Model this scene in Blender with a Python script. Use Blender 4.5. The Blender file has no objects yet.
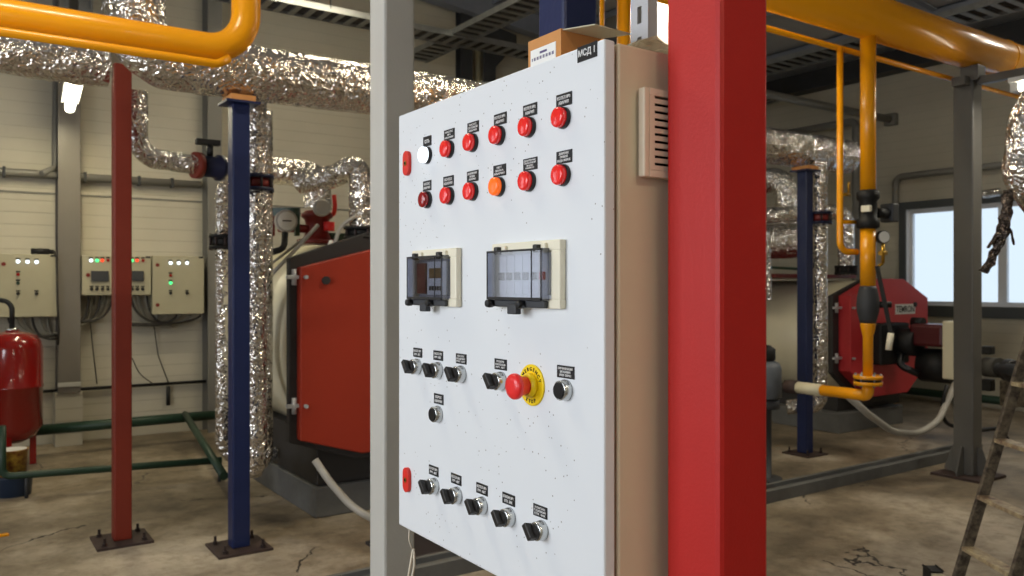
import bpy, bmesh, math, random
from mathutils import Vector, Matrix, noise as mnoise
PI = math.pi
random.seed(7)
S = bpy.context.scene
COL = S.collection

# ------------------------------------------------------------------ camera frame (1024x576, focal 820 px, level)
F = 820.0; HOR = 286.0; H0 = 1.5
CA, SA = 0.82488, 0.56530            # world x axis runs away to the right, world y axis away to the left
def W(X, Z, z):                       # camera-frame metres -> world
    return Vector((CA*X + SA*Z, -SA*X + CA*Z, z))
def at(px, py, Z):                    # pixel + depth
    a = (px-512)/F
    return W(a*Z, Z, H0-(py-HOR)/F*Z)
def on_y(px, py, y):                  # pixel on the plane y = const
    a = (px-512)/F
    return at(px, py, y/(CA-SA*a))
def on_x(px, py, x):
    a = (px-512)/F
    return at(px, py, x/(SA+CA*a))
def on_floor(px, py, z=0.0):
    return at(px, py, F*(H0-z)/(py-HOR))

# ------------------------------------------------------------------ materials
def lin(c):
    return tuple(((v/255)/12.92 if v/255 <= 0.04045 else ((v/255+0.055)/1.055)**2.4) for v in c)
def nt(m):
    m.use_nodes = True
    return m.node_tree.nodes, m.node_tree.links
MATS = {}
def mat(name, rgb, rough=0.5, metal=0.0, var=0.0, vscale=6.0, bump=0.0, bscale=40.0, bdist=0.01,
        emit=None, estr=0.0, coat=0.0, spec=0.5, rgb2=None, trans=0.0, ior=1.45):
    m = bpy.data.materials.new(name); MATS[name] = m
    n, l = nt(m)
    b = n['Principled BSDF']
    c = lin(rgb)
    b.inputs['Base Color'].default_value = (*c, 1)
    b.inputs['Roughness'].default_value = rough
    b.inputs['Metallic'].default_value = metal
    b.inputs['Specular IOR Level'].default_value = spec
    b.inputs['Coat Weight'].default_value = coat
    b.inputs['Transmission Weight'].default_value = trans
    b.inputs['IOR'].default_value = ior
    if emit:
        b.inputs['Emission Color'].default_value = (*lin(emit), 1)
        b.inputs['Emission Strength'].default_value = estr
    tc = n.new('ShaderNodeTexCoord')
    if var or rgb2:
        t = n.new('ShaderNodeTexNoise'); t.inputs['Scale'].default_value = vscale
        t.inputs['Detail'].default_value = 6; t.inputs['Roughness'].default_value = 0.65
        l.new(tc.outputs['Object'], t.inputs['Vector'])
        r = n.new('ShaderNodeValToRGB')
        r.color_ramp.elements[0].position = 0.35; r.color_ramp.elements[1].position = 0.68
        c2 = lin(rgb2) if rgb2 else tuple(v*(1-var) for v in c)
        r.color_ramp.elements[0].color = (*c2, 1); r.color_ramp.elements[1].color = (*c, 1)
        l.new(t.outputs['Fac'], r.inputs['Fac']); l.new(r.outputs['Color'], b.inputs['Base Color'])
    if bump:
        t = n.new('ShaderNodeTexNoise'); t.inputs['Scale'].default_value = bscale
        t.inputs['Detail'].default_value = 4
        l.new(tc.outputs['Object'], t.inputs['Vector'])
        bp = n.new('ShaderNodeBump'); bp.inputs['Strength'].default_value = bump; bp.inputs['Distance'].default_value = bdist
        l.new(t.outputs['Fac'], bp.inputs['Height']); l.new(bp.outputs['Normal'], b.inputs['Normal'])
    return m
M = MATS
mat('red_paint', (184, 36, 32), 0.46, var=0.10, vscale=3, bump=0.06, bscale=220, spec=0.4)
mat('red_paint_dark', (122, 40, 24), 0.5, var=0.12, vscale=3, bump=0.1, bscale=90)
mat('blue_paint', (26, 38, 80), 0.42, var=0.12, vscale=4, bump=0.1, bscale=90)
mat('grey_paint', (190, 189, 183), 0.4, var=0.06, vscale=3, bump=0.06, bscale=120)
mat('grey_column_paint', (120, 118, 112), 0.45, var=0.1, vscale=3, bump=0.1, bscale=60)
mat('support_grey', (92, 90, 86), 0.4, var=0.1, vscale=3)
mat('column_gloss', (116, 111, 104), 0.36, var=0.1, vscale=2)
mat('dark_steel', (58, 60, 64), 0.55, var=0.2, vscale=5)
mat('roof_steel', (140, 146, 158), 0.5, var=0.2, vscale=2)  # base raised in place of the bluish light on the right-hand rafters
mat('galvanised', (150, 152, 152), 0.38, metal=0.75, var=0.2, vscale=12)
mat('rust_plate', (66, 50, 46), 0.7, var=0.35, vscale=14, bump=0.2)
mat('bolt_steel', (64, 54, 54), 0.5, metal=0.6)
mat('yellow_paint', (240, 160, 12), 0.27, var=0.05, vscale=3, coat=0.25)
mat('green_paint', (36, 62, 48), 0.4, var=0.2, vscale=8)
mat('cabinet_side_lamplit', (214, 200, 174), 0.45, bump=0.05, bscale=300, bdist=0.002)  # white cabinet body, the tan of warm lamplight put into its colour
mat('wall_cabinet', (166, 160, 136), 0.5, var=0.05)
mat('cream', (212, 204, 176), 0.4, var=0.05)
mat('cream_plastic', (232, 226, 204), 0.4)
mat('vent_plastic', (226, 212, 190), 0.45)
mat('black_plastic', (20, 20, 22), 0.35)
mat('black_matt', (18, 18, 19), 0.6)
mat('knob_plastic', (34, 32, 31), 0.4)
mat('void_dark', (8, 8, 9), 0.8)
mat('chrome', (205, 208, 208), 0.22, metal=0.95)
mat('brushed', (196, 199, 204), 0.38, metal=0.35)
mat('lens_red', (232, 40, 38), 0.22, coat=0.5, emit=(225, 35, 30), estr=0.10)
mat('lens_red_off', (150, 26, 30), 0.15, coat=0.6)
mat('lens_white', (240, 246, 250), 0.3, emit=(235, 245, 255), estr=1.6)
mat('lens_orange', (236, 100, 28), 0.25, emit=(255, 110, 30), estr=0.45)
mat('lamp_green_lit', (90, 240, 150), 0.3, emit=(60, 240, 140), estr=1.6)
mat('lamp_red_lit', (250, 80, 50), 0.3, emit=(255, 70, 40), estr=1.2)
mat('lamp_white_lit', (240, 246, 255), 0.3, emit=(225, 240, 255), estr=2.4)
mat('estop_red', (232, 44, 44), 0.35, coat=0.2)
mat('estop_yellow', (246, 212, 20), 0.4)
mat('lock_red', (216, 48, 38), 0.4)
mat('plate_black', (22, 23, 26), 0.4)
mat('print_white', (226, 226, 226), 0.6)
mat('print_dark', (62, 44, 8), 0.6)
mat('print_blue', (90, 80, 120), 0.6)
mat('cardboard', (202, 142, 82), 0.75, var=0.08, vscale=20)
mat('paper', (232, 232, 230), 0.7)
mat('film', (226, 220, 196), 0.3, trans=0.3)
mat('rubber_black', (22, 22, 24), 0.55)
mat('hose_grey', (166, 162, 154), 0.45)
mat('cable_grey', (148, 144, 130), 0.55)
mat('cable_dark', (46, 42, 38), 0.55)
mat('boiler_red', (164, 54, 36), 0.42, var=0.06, vscale=2)
mat('boiler_red_daylit', (206, 58, 64), 0.4, var=0.06, vscale=2)  # boiler red with the pinkish cast of daylight put into the colour
mat('boiler_dark', (52, 50, 50), 0.55, var=0.1)
mat('burner_red', (78, 20, 26), 0.35, coat=0.2)
mat('valve_red', (112, 28, 22), 0.42)
mat('flange_blue', (20, 26, 56), 0.4)
mat('concrete_grey', (104, 104, 102), 0.75, var=0.25, vscale=5, bump=0.2, bscale=30)
mat('concrete_dark', (74, 72, 68), 0.75, var=0.25, vscale=5)
mat('tube_glow', (255, 250, 230), 0.4, emit=(255, 247, 222), estr=22)
mat('brass', (190, 150, 60), 0.3, metal=0.9)
mat('gauge_face', (220, 220, 215), 0.4)
mat('ladder_metal', (132, 122, 104), 0.5, metal=0.25, rgb2=(56, 48, 46), vscale=30)
mat('ladder_beige', (206, 190, 150), 0.5, rgb2=(110, 84, 70), vscale=16)
mat('tank_red', (126, 16, 12), 0.2, coat=0.6)
mat('window_white', (220, 222, 226), 0.4)
mat('window_dark', (74, 78, 80), 0.5)
mat('bucket_blue', (50, 66, 92), 0.4)
mat('snow', (235, 240, 250), 0.8)
mat('teal_post', (110, 170, 170), 0.5)
mat('display_amber', (130, 96, 40), 0.3)
mat('device_grey', (150, 150, 154), 0.45)
mat('white_plastic', (225, 225, 222), 0.4)
mat('roof_sheet', (186, 186, 186), 0.6, var=0.1)
mat('filter_grey', (104, 110, 118), 0.45, var=0.2, vscale=9)
mat('cord', (214, 204, 184), 0.6)

def foil_mat(name, tint, rough, bscale):
    m = mat(name, tint, rough, metal=0.96)
    n, l = nt(m); b = n['Principled BSDF']
    tc = n.new('ShaderNodeTexCoord')
    wn = n.new('ShaderNodeTexNoise'); wn.inputs['Scale'].default_value = bscale*0.35; wn.inputs['Detail'].default_value = 3
    va = n.new('ShaderNodeVectorMath'); va.operation = 'MULTIPLY_ADD'; va.inputs[1].default_value = (0.12, 0.12, 0.12)
    l.new(tc.outputs['Object'], wn.inputs['Vector']); l.new(wn.outputs['Color'], va.inputs[0]); l.new(tc.outputs['Object'], va.inputs[2])
    v = n.new('ShaderNodeTexVoronoi'); v.inputs['Scale'].default_value = bscale*0.6; v.feature = 'F2'
    v2 = n.new('ShaderNodeTexVoronoi'); v2.inputs['Scale'].default_value = bscale*1.7
    l.new(va.outputs[0], v.inputs['Vector']); l.new(va.outputs[0], v2.inputs['Vector'])
    mx = n.new('ShaderNodeMath'); mx.operation = 'MULTIPLY_ADD'; mx.inputs[1].default_value = 0.45
    l.new(v2.outputs['Distance'], mx.inputs[0]); l.new(v.outputs['Distance'], mx.inputs[2])
    bp = n.new('ShaderNodeBump'); bp.inputs['Strength'].default_value = 1.0; bp.inputs['Distance'].default_value = 0.022
    l.new(mx.outputs[0], bp.inputs['Height']); l.new(bp.outputs['Normal'], b.inputs['Normal'])
    return m
foil_mat('foil', (226, 222, 218), 0.13, 22)
foil_mat('foil_dark', (88, 80, 76), 0.22, 40)

def door_mat():                        # white powder coat with dark specks
    m = mat('door_white', (224, 228, 232), 0.42)
    n, l = nt(m); b = n['Principled BSDF']
    tc = n.new('ShaderNodeTexCoord')
    v = n.new('ShaderNodeTexVoronoi'); v.inputs['Scale'].default_value = 85
    l.new(tc.outputs['Object'], v.inputs['Vector'])
    r = n.new('ShaderNodeMath'); r.operation = 'LESS_THAN'; r.inputs[1].default_value = 0.10
    l.new(v.outputs['Distance'], r.inputs[0])
    nz = n.new('ShaderNodeTexNoise'); nz.inputs['Scale'].default_value = 7.0
    l.new(tc.outputs['Object'], nz.inputs['Vector'])
    g = n.new('ShaderNodeMath'); g.operation = 'GREATER_THAN'; g.inputs[1].default_value = 0.50
    l.new(nz.outputs['Fac'], g.inputs[0])
    mu = n.new('ShaderNodeMath'); mu.operation = 'MULTIPLY'
    l.new(r.outputs[0], mu.inputs[0]); l.new(g.outputs[0], mu.inputs[1])
    mx = n.new('ShaderNodeMixRGB'); mx.inputs['Color1'].default_value = (*lin((222, 226, 230)), 1)
    mx.inputs['Color2'].default_value = (*lin((136, 130, 126)), 1)
    l.new(mu.outputs[0], mx.inputs['Fac']); l.new(mx.outputs[0], b.inputs['Base Color'])
door_mat()

def wall_mat(name, rgb):
    m = mat(name, rgb, 0.62)
    n, l = nt(m); b = n['Principled BSDF']
    tc = n.new('ShaderNodeTexCoord'); sp = n.new('ShaderNodeSeparateXYZ')
    l.new(tc.outputs['Object'], sp.inputs[0])
    mo = n.new('ShaderNodeMath'); mo.operation = 'MULTIPLY'; mo.inputs[1].default_value = 1/0.115
    l.new(sp.outputs['Z'], mo.inputs[0])
    fr = n.new('ShaderNodeMath'); fr.operation = 'FRACT'; l.new(mo.outputs[0], fr.inputs[0])
    cr = n.new('ShaderNodeValToRGB')
    e = cr.color_ramp.elements; e[0].position = 0.0; e[0].color = (0.55, 0.55, 0.55, 1); e[1].position = 0.10; e[1].color = (1, 1, 1, 1)
    l.new(fr.outputs[0], cr.inputs['Fac'])
    nz = n.new('ShaderNodeTexNoise'); nz.inputs['Scale'].default_value = 1.3; nz.inputs['Detail'].default_value = 6
    l.new(tc.outputs['Object'], nz.inputs['Vector'])
    r2 = n.new('ShaderNodeValToRGB'); r2.color_ramp.elements[0].position = 0.3; r2.color_ramp.elements[1].position = 0.7
    c = lin(rgb); r2.color_ramp.elements[0].color = (*[v*0.86 for v in c], 1); r2.color_ramp.elements[1].color = (*c, 1)
    l.new(nz.outputs['Fac'], r2.inputs['Fac'])
    mx = n.new('ShaderNodeMixRGB'); mx.blend_type = 'MULTIPLY'; mx.inputs['Fac'].default_value = 0.35
    l.new(r2.outputs[0], mx.inputs['Color1']); l.new(cr.outputs[0], mx.inputs['Color2'])
    l.new(mx.outputs[0], b.inputs['Base Color'])
    bp = n.new('ShaderNodeBump'); bp.inputs['Strength'].default_value = 0.4; bp.inputs['Distance'].default_value = 0.01
    l.new(cr.outputs[0], bp.inputs['Height']); l.new(bp.outputs['Normal'], b.inputs['Normal'])
wall_mat('wall_panel', (188, 182, 165))

def floor_mat():
    m = mat('floor_concrete', (130, 118, 98), 0.55)
    n, l = nt(m); b = n['Principled BSDF']
    tc = n.new('ShaderNodeTexCoord')
    def noise(sc, det=8, ro=0.6):
        t = n.new('ShaderNodeTexNoise'); t.inputs['Scale'].default_value = sc; t.inputs['Detail'].default_value = det
        t.inputs['Roughness'].default_value = ro; l.new(tc.outputs['Object'], t.inputs['Vector']); return t
    a = noise(0.9); r = n.new('ShaderNodeValToRGB')
    e = r.color_ramp.elements
    e[0].position = 0.36; e[0].color = (*lin((88, 78, 64)), 1); e[1].position = 0.66; e[1].color = (*lin((184, 172, 154)), 1)
    x = e.new(0.5); x.color = (*lin((134, 121, 101)), 1)
    l.new(a.outputs['Fac'], r.inputs['Fac'])
    f = noise(9, 10, 0.75); r2 = n.new('ShaderNodeValToRGB')
    r2.color_ramp.elements[0].position = 0.33; r2.color_ramp.elements[0].color = (0.45, 0.42, 0.38, 1)
    r2.color_ramp.elements[1].position = 0.55; r2.color_ramp.elements[1].color = (1, 1, 1, 1)
    l.new(f.outputs['Fac'], r2.inputs['Fac'])
    mx = n.new('ShaderNodeMixRGB'); mx.blend_type = 'MULTIPLY'; mx.inputs['Fac'].default_value = 0.75
    l.new(r.outputs[0], mx.inputs['Color1']); l.new(r2.outputs[0], mx.inputs['Color2'])
    # cracks
    nv = noise(3, 4); ad = n.new('ShaderNodeVectorMath'); ad.operation = 'MULTIPLY_ADD'
    l.new(nv.outputs['Color'], ad.inputs[0]); ad.inputs[1].default_value = (0.35, 0.35, 0.35); l.new(tc.outputs['Object'], ad.inputs[2])
    v = n.new('ShaderNodeTexVoronoi'); v.feature = 'DISTANCE_TO_EDGE'; v.inputs['Scale'].default_value = 0.55
    l.new(ad.outputs[0], v.inputs['Vector'])
    lt = n.new('ShaderNodeMath'); lt.operation = 'LESS_THAN'; lt.inputs[1].default_value = 0.0032
    l.new(v.outputs['Distance'], lt.inputs[0])
    k = noise(0.8, 2); gt = n.new('ShaderNodeMath'); gt.operation = 'GREATER_THAN'; gt.inputs[1].default_value = 0.5
    l.new(k.outputs['Fac'], gt.inputs[0])
    mu = n.new('ShaderNodeMath'); mu.operation = 'MULTIPLY'; l.new(lt.outputs[0], mu.inputs[0]); l.new(gt.outputs[0], mu.inputs[1])
    m2 = n.new('ShaderNodeMixRGB'); m2.inputs['Color2'].default_value = (*lin((44, 38, 32)), 1)
    l.new(mu.outputs[0], m2.inputs['Fac']); l.new(mx.outputs[0], m2.inputs['Color1'])
    l.new(m2.outputs[0], b.inputs['Base Color'])
    rr = n.new('ShaderNodeMapRange'); rr.inputs['To Min'].default_value = 0.32; rr.inputs['To Max'].default_value = 0.75
    l.new(a.outputs['Fac'], rr.inputs['Value']); l.new(rr.outputs[0], b.inputs['Roughness'])
    bp = n.new('ShaderNodeBump'); bp.inputs['Strength'].default_value = 0.25; bp.inputs['Distance'].default_value = 0.01
    l.new(f.outputs['Fac'], bp.inputs['Height']); l.new(bp.outputs['Normal'], b.inputs['Normal'])
floor_mat()

def smoked(name, tint, refl=0.12):
    m = bpy.data.materials.new(name); MATS[name] = m
    n, l = nt(m); n.clear()
    o = n.new('ShaderNodeOutputMaterial'); tr = n.new('ShaderNodeBsdfTransparent'); tr.inputs[0].default_value = (*tint, 1)
    gl = n.new('ShaderNodeBsdfGlossy'); gl.inputs['Roughness'].default_value = 0.06
    lw = n.new('ShaderNodeLayerWeight'); lw.inputs['Blend'].default_value = 0.5
    pw_ = n.new('ShaderNodeMath'); pw_.operation = 'POWER'; pw_.inputs[1].default_value = 4.0; l.new(lw.outputs['Facing'], pw_.inputs[0])
    ad = n.new('ShaderNodeMath'); ad.operation = 'ADD'; ad.inputs[1].default_value = refl; ad.use_clamp = True
    l.new(pw_.outputs[0], ad.inputs[0])
    mx = n.new('ShaderNodeMixShader'); l.new(ad.outputs[0], mx.inputs['Fac'])
    l.new(tr.outputs[0], mx.inputs[1]); l.new(gl.outputs[0], mx.inputs[2]); l.new(mx.outputs[0], o.inputs['Surface'])
smoked('smoked_cover', (0.70, 0.72, 0.78), 0.07)
smoked('window_glass', (0.93, 0.96, 0.98), 0.0)

# ------------------------------------------------------------------ mesh builder
def fillet(pts, r, n=8):
    pts = [Vector(p) for p in pts]
    if len(pts) < 3 or r <= 0: return pts
    out = [pts[0]]
    for i in range(1, len(pts)-1):
        p, a, b = pts[i], pts[i-1], pts[i+1]
        u = (a-p); v = (b-p); lu, lv = u.length, v.length; u.normalize(); v.normalize()
        ang = u.angle(v)
        if ang > PI-0.02: out.append(p); continue
        d = min(r/math.tan(ang/2), lu*0.49, lv*0.49); rr = d*math.tan(ang/2)
        c = p + (u+v).normalized()*(rr/math.sin(ang/2))
        s, e = (p+u*d)-c, (p+v*d)-c
        for k in range(n+1):
            out.append(c + s.normalized().slerp(e.normalized(), k/n)*rr)
    out.append(pts[-1])
    return out
def resample(pts, ds):
    out = [pts[0].copy()]
    acc = 0.0
    for a, b in zip(pts, pts[1:]):
        L = (b-a).length
        if L < 1e-7: continue
        t = ds-acc
        while t <= L:
            out.append(a.lerp(b, t/L)); t += ds
        acc = L-(t-ds)
    if (out[-1]-pts[-1]).length > ds*0.3: out.append(pts[-1].copy())
    else: out[-1] = pts[-1].copy()
    return out

class MB:
    def __init__(s): s.bm = bmesh.new()
    def box(s, lo, hi, bev=0.0, M4=None, seg=2):
        lo = Vector(lo); hi = Vector(hi)
        r = bmesh.ops.create_cube(s.bm, size=1.0)
        vs = r['verts']; c = (lo+hi)/2; d = hi-lo
        for v in vs: v.co = Vector((v.co.x*d.x, v.co.y*d.y, v.co.z*d.z)) + c
        if M4 is not None:
            for v in vs: v.co = M4 @ v.co
        if bev:
            es = list({e for v in vs for e in v.link_edges})
            bmesh.ops.bevel(s.bm, geom=es, offset=min(bev, min(abs(d.x), abs(d.y), abs(d.z))*0.45), segments=seg, profile=0.5, affect='EDGES')
        return s
    def bar(s, a, b, w, h, up=(0, 0, 1), bev=0.0):
        a = Vector(a); b = Vector(b); z = (b-a); L = z.length; z.normalize(); up = Vector(up)
        x = up.cross(z)
        if x.length < 1e-4: x = Vector((1, 0, 0)).cross(z)
        x.normalize(); y = z.cross(x)
        R = Matrix((x, y, z)).transposed().to_4x4(); R.translation = a
        return s.box((-w/2, -h/2, 0), (w/2, h/2, L), bev, R)
    def sweep(s, pts, r, seg=12, caps=True, rfn=None, smooth=True, flat=1.0):
        pts = [Vector(p) for p in pts]; n = len(pts)
        T = []
        for i in range(n):
            d = (pts[min(i+1, n-1)]-pts[max(i-1, 0)])
            T.append(d.normalized() if d.length > 1e-9 else (T[-1] if T else Vector((0, 0, 1))))
        x = Vector((0, 0, 1)).cross(T[0])
        if x.length < 0.05: x = Vector((0, 1, 0)).cross(T[0])
        x.normalize(); rings = []
        for i in range(n):
            x = (x - T[i]*x.dot(T[i])).normalized(); y = T[i].cross(x)
            ring = []
            for k in range(seg):
                a = 2*PI*k/seg
                rr = (r(i/(n-1)) if callable(r) else r)
                d = x*math.cos(a) + y*math.sin(a)*flat
                if rfn: rr *= rfn(pts[i]+d*rr)
                ring.append(s.bm.verts.new(pts[i]+d*rr))
            rings.append(ring)
        for i in range(n-1):
            for k in range(seg):
                f = s.bm.faces.new((rings[i][k], rings[i][(k+1) % seg], rings[i+1][(k+1) % seg], rings[i+1][k]))
                f.smooth = smooth
        if caps:
            s.bm.faces.new(rings[0][::-1]); s.bm.faces.new(rings[-1])
        return s
    def cyl(s, a, b, r, seg=20, r2=None):
        a = Vector(a); b = Vector(b)
        return s.sweep([a, b], (lambda t: r+(r2-r)*t) if r2 is not None else r, seg)
    def lathe(s, prof, M4=None, seg=28, smooth=True):       # prof: (radius, height) along local z, closed at both ends
        rings = []
        for (r, h) in prof:
            if r < 1e-6: rings.append([s.bm.verts.new((0, 0, h))])
            else: rings.append([s.bm.verts.new((r*math.cos(2*PI*k/seg), r*math.sin(2*PI*k/seg), h)) for k in range(seg)])
        nv = [v for q in rings for v in q]
        for i in range(len(rings)-1):
            A, B = rings[i], rings[i+1]
            for k in range(seg):
                k2 = (k+1) % seg
                if len(A) == 1 and len(B) == 1: continue
                if len(A) == 1: f = s.bm.faces.new((A[0], B[k2], B[k]))
                elif len(B) == 1: f = s.bm.faces.new((A[k], A[k2], B[0]))
                else: f = s.bm.faces.new((A[k], A[k2], B[k2], B[k]))
                dr = abs(prof[i+1][0]-prof[i][0]); dh = abs(prof[i+1][1]-prof[i][1])
                f.smooth = smooth and dh > 1e-6 and not (dr > 5*dh)
        if len(rings[0]) > 1: s.bm.faces.new(rings[0][::-1])
        if len(rings[-1]) > 1: s.bm.faces.new(rings[-1])
        if M4 is not None:
            for v in nv: v.co = M4 @ v.co
        return s
    def prism(s, poly, depth, M4=None, bev=0.0):             # poly in local xy, extruded along +z
        a = [s.bm.verts.new((x, y, 0)) for x, y in poly]; b = [s.bm.verts.new((x, y, depth)) for x, y in poly]
        n = len(poly); fs = [s.bm.faces.new(a[::-1]), s.bm.faces.new(b)]
        for i in range(n): fs.append(s.bm.faces.new((a[i], a[(i+1) % n], b[(i+1) % n], b[i])))
        if M4 is not None:
            for v in a+b: v.co = M4 @ v.co
        if bev:
            bmesh.ops.bevel(s.bm, geom=list({e for f in fs for e in f.edges}), offset=bev, segments=2, profile=0.5, affect='EDGES')
        return s
    def torus(s, c, axis, R, r, seg=28, rs=8):
        axis = Vector(axis).normalized(); x = axis.orthogonal().normalized(); y = axis.cross(x); c = Vector(c)
        rings = []
        for i in range(seg):
            a = 2*PI*i/seg; d = x*math.cos(a)+y*math.sin(a)
            rings.append([s.bm.verts.new(c+d*(R+r*math.cos(2*PI*k/rs))+axis*r*math.sin(2*PI*k/rs)) for k in range(rs)])
        for i in range(seg):
            for k in range(rs):
                f = s.bm.faces.new((rings[i][k], rings[(i+1) % seg][k], rings[(i+1) % seg][(k+1) % rs], rings[i][(k+1) % rs])); f.smooth = True
        return s
    def mesh(s, name, off):
        bmesh.ops.recalc_face_normals(s.bm, faces=s.bm.faces[:])
        me = bpy.data.meshes.new(name)
        for v in s.bm.verts: v.co -= off
        s.bm.to_mesh(me); s.bm.free()
        return me

def frame(o, x, y, z):
    R = Matrix((Vector(x), Vector(y), Vector(z))).transposed().to_4x4(); R.translation = Vector(o); return R
def mt(m): return MATS[m] if isinstance(m, str) else m
def tag(o, label, cat, group=None):
    o['label'] = label; o['category'] = cat
    if group: o['group'] = group
    return o
WPOS = {}
def thing(name, label, cat, loc, group=None):
    o = bpy.data.objects.new(name, None); COL.objects.link(o); o.location = loc; o.empty_display_size = 0.1
    WPOS[o] = Vector(loc)
    return tag(o, label, cat, group)
def part(mb, name, m, parent, label=None):
    off = WPOS[parent]
    me = mb.mesh(name, off); me.materials.append(mt(m))
    o = bpy.data.objects.new(name, me); COL.objects.link(o); o.parent = parent
    WPOS[o] = off.copy()
    if label: o['label'] = label
    return o
def solo(mb, name, m, label, cat, group=None, kind=None):
    vs = [v.co for v in mb.bm.verts]
    lo = Vector([min(v[i] for v in vs) for i in range(3)]); hi = Vector([max(v[i] for v in vs) for i in range(3)])
    off = Vector(((lo.x+hi.x)/2, (lo.y+hi.y)/2, lo.z))
    me = mb.mesh(name, off); me.materials.append(mt(m))
    o = bpy.data.objects.new(name, me); COL.objects.link(o); o.location = off; WPOS[o] = off
    if kind: o['kind'] = kind
    if label: tag(o, label, cat, group)
    return o
def struct(mb, name, m, parent=None):
    if parent: return part(mb, name, m, parent)
    o = solo(mb, name, m, None, None, kind='structure'); return o

def text(body, size, M4, m, parent, name='lettering', width=None, spacing=1.0, thick=0.0004, line=0.95):
    cu = bpy.data.curves.new('t', 'FONT'); cu.body = body; cu.size = size; cu.align_x = 'CENTER'; cu.align_y = 'CENTER'
    cu.space_line = line; cu.space_character = spacing; cu.extrude = thick; cu.resolution_u = 2; cu.offset = size*0.018
    ob = bpy.data.objects.new('t', cu); COL.objects.link(ob)
    dg = bpy.context.evaluated_depsgraph_get(); me = bpy.data.meshes.new_from_object(ob.evaluated_get(dg))
    bpy.data.objects.remove(ob); bpy.data.curves.remove(cu)
    xs = [v.co.x for v in me.vertices]; ys = [v.co.y for v in me.vertices]
    if xs:
        cy = (max(ys)+min(ys))/2; w = max(xs)-min(xs); sx = (width/w) if width else 1.0
        for v in me.vertices:
            v.co = M4 @ Vector((v.co.x*sx, v.co.y-cy, v.co.z)) - WPOS[parent]
    me.name = name; me.materials.append(mt(m))
    o = bpy.data.objects.new(name, me); COL.objects.link(o); o.parent = parent; WPOS[o] = WPOS[parent].copy()
    return o

# ================================================================== THE ROOM
X0, X1, Y0, Y1 = -3.2, 10.56, -3.2, 8.9
def zr(x): return 5.75-0.1*x
struct(MB().box((X0-0.2, Y0-0.2, -0.15), (X1+0.2, Y1+0.2, 0)), 'floor', 'floor_concrete')
def wall_with_holes(mb, axis, c0, c1, a0, a1, z0, z1, holes):
    # axis 'x': wall lies between x=c0..c1 and runs along y
    holes = sorted(holes)
    def bx(u0, u1, w0, w1):
        if u1-u0 < 1e-4 or w1-w0 < 1e-4: return
        if axis == 'x': mb.box((c0, u0, w0), (c1, u1, w1))
        else: mb.box((u0, c0, w0), (u1, c1, w1))
    u = a0
    for (h0, h1, b, t) in holes:
        bx(u, h0, z0, z1); bx(h0, h1, z0, b); bx(h0, h1, t, z1); u = h1
    bx(u, a1, z0, z1)
    return mb
WIN = (4.05, 6.07, 1.245, 2.52)
struct(wall_with_holes(MB(), 'x', X1, X1+0.2, Y0-0.2, Y1+0.2, 0, 6.0, [WIN]), 'wall_right', 'wall_panel')
struct(MB().box((X0-0.2, Y1, 0), (X1, Y1+0.2, 6.4)), 'wall_back', 'wall_panel')
WLEFT = [(-1.6, 0.4, 1.1, 2.9), (1.1, 3.1, 1.1, 2.9), (5.6, 7.0, 1.1, 2.9)]
struct(wall_with_holes(MB(), 'x', X0-0.2, X0, Y0-0.2, Y1+0.2, 0, 6.4, WLEFT), 'wall_left', 'wall_panel')
struct(MB().box((X0, Y0-0.2, 0), (X1, Y0, 6.4)), 'wall_front', 'wall_panel')
b = MB(); b.prism([(X0-0.2, zr(X0-0.2)), (X1+0.2, zr(X1+0.2)), (X1+0.2, zr(X1)+0.2), (X0-0.2, zr(X0)+0.2)], Y1-Y0+0.4,
                  frame((0, Y1+0.2, 0), (1, 0, 0), (0, 0, 1), (0, -1, 0)))
struct(b, 'ceiling', 'roof_sheet')

# roof steel
def rafter(y, label):
    a = Vector((X0+0.05, y, zr(X0)-0.17)); c = Vector((X1-0.02, y, zr(X1)-0.17))
    mb = MB(); mb.bar(a+Vector((0, 0, 0.13)), c+Vector((0, 0, 0.13)), 0.16, 0.016, (0, 0, 1)).bar(a-Vector((0, 0, 0.15)), c-Vector((0, 0, 0.15)), 0.16, 0.016, (0, 0, 1)).bar(a, c, 0.012, 0.29, (0, 0, 1))
    solo(mb, 'roof_rafter', 'roof_steel', label, 'beam')
rafter(8.72, 'dark steel roof rafter running along the back wall top')
rafter(5.2, 'grey steel roof rafter crossing above the big yellow pipe')
rafter(1.6, 'steel roof rafter overhead nearest to the control cabinet')
for i, x in enumerate([9.6, 8.3, 7.0, 5.7, 4.2, 2.6]):
    mb = MB(); z = zr(x)-0.02
    mb.box((x-0.03, Y0+0.05, z-0.012), (x+0.03, Y1-0.02, z)).box((x-0.03, Y0+0.05, z-0.09), (x-0.022, Y1-0.02, z))
    solo(mb, 'roof_purlin', 'roof_steel', 'thin steel roof purlin under the grey roof sheets', 'beam', 'roof purlins')
solo(MB().box((X1-0.26, 2.0, 4.36), (X1-0.02, Y1-0.05, 4.62)), 'eaves_beam', 'dark_steel', 'dark horizontal eaves beam high on the window wall', 'beam')

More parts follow.
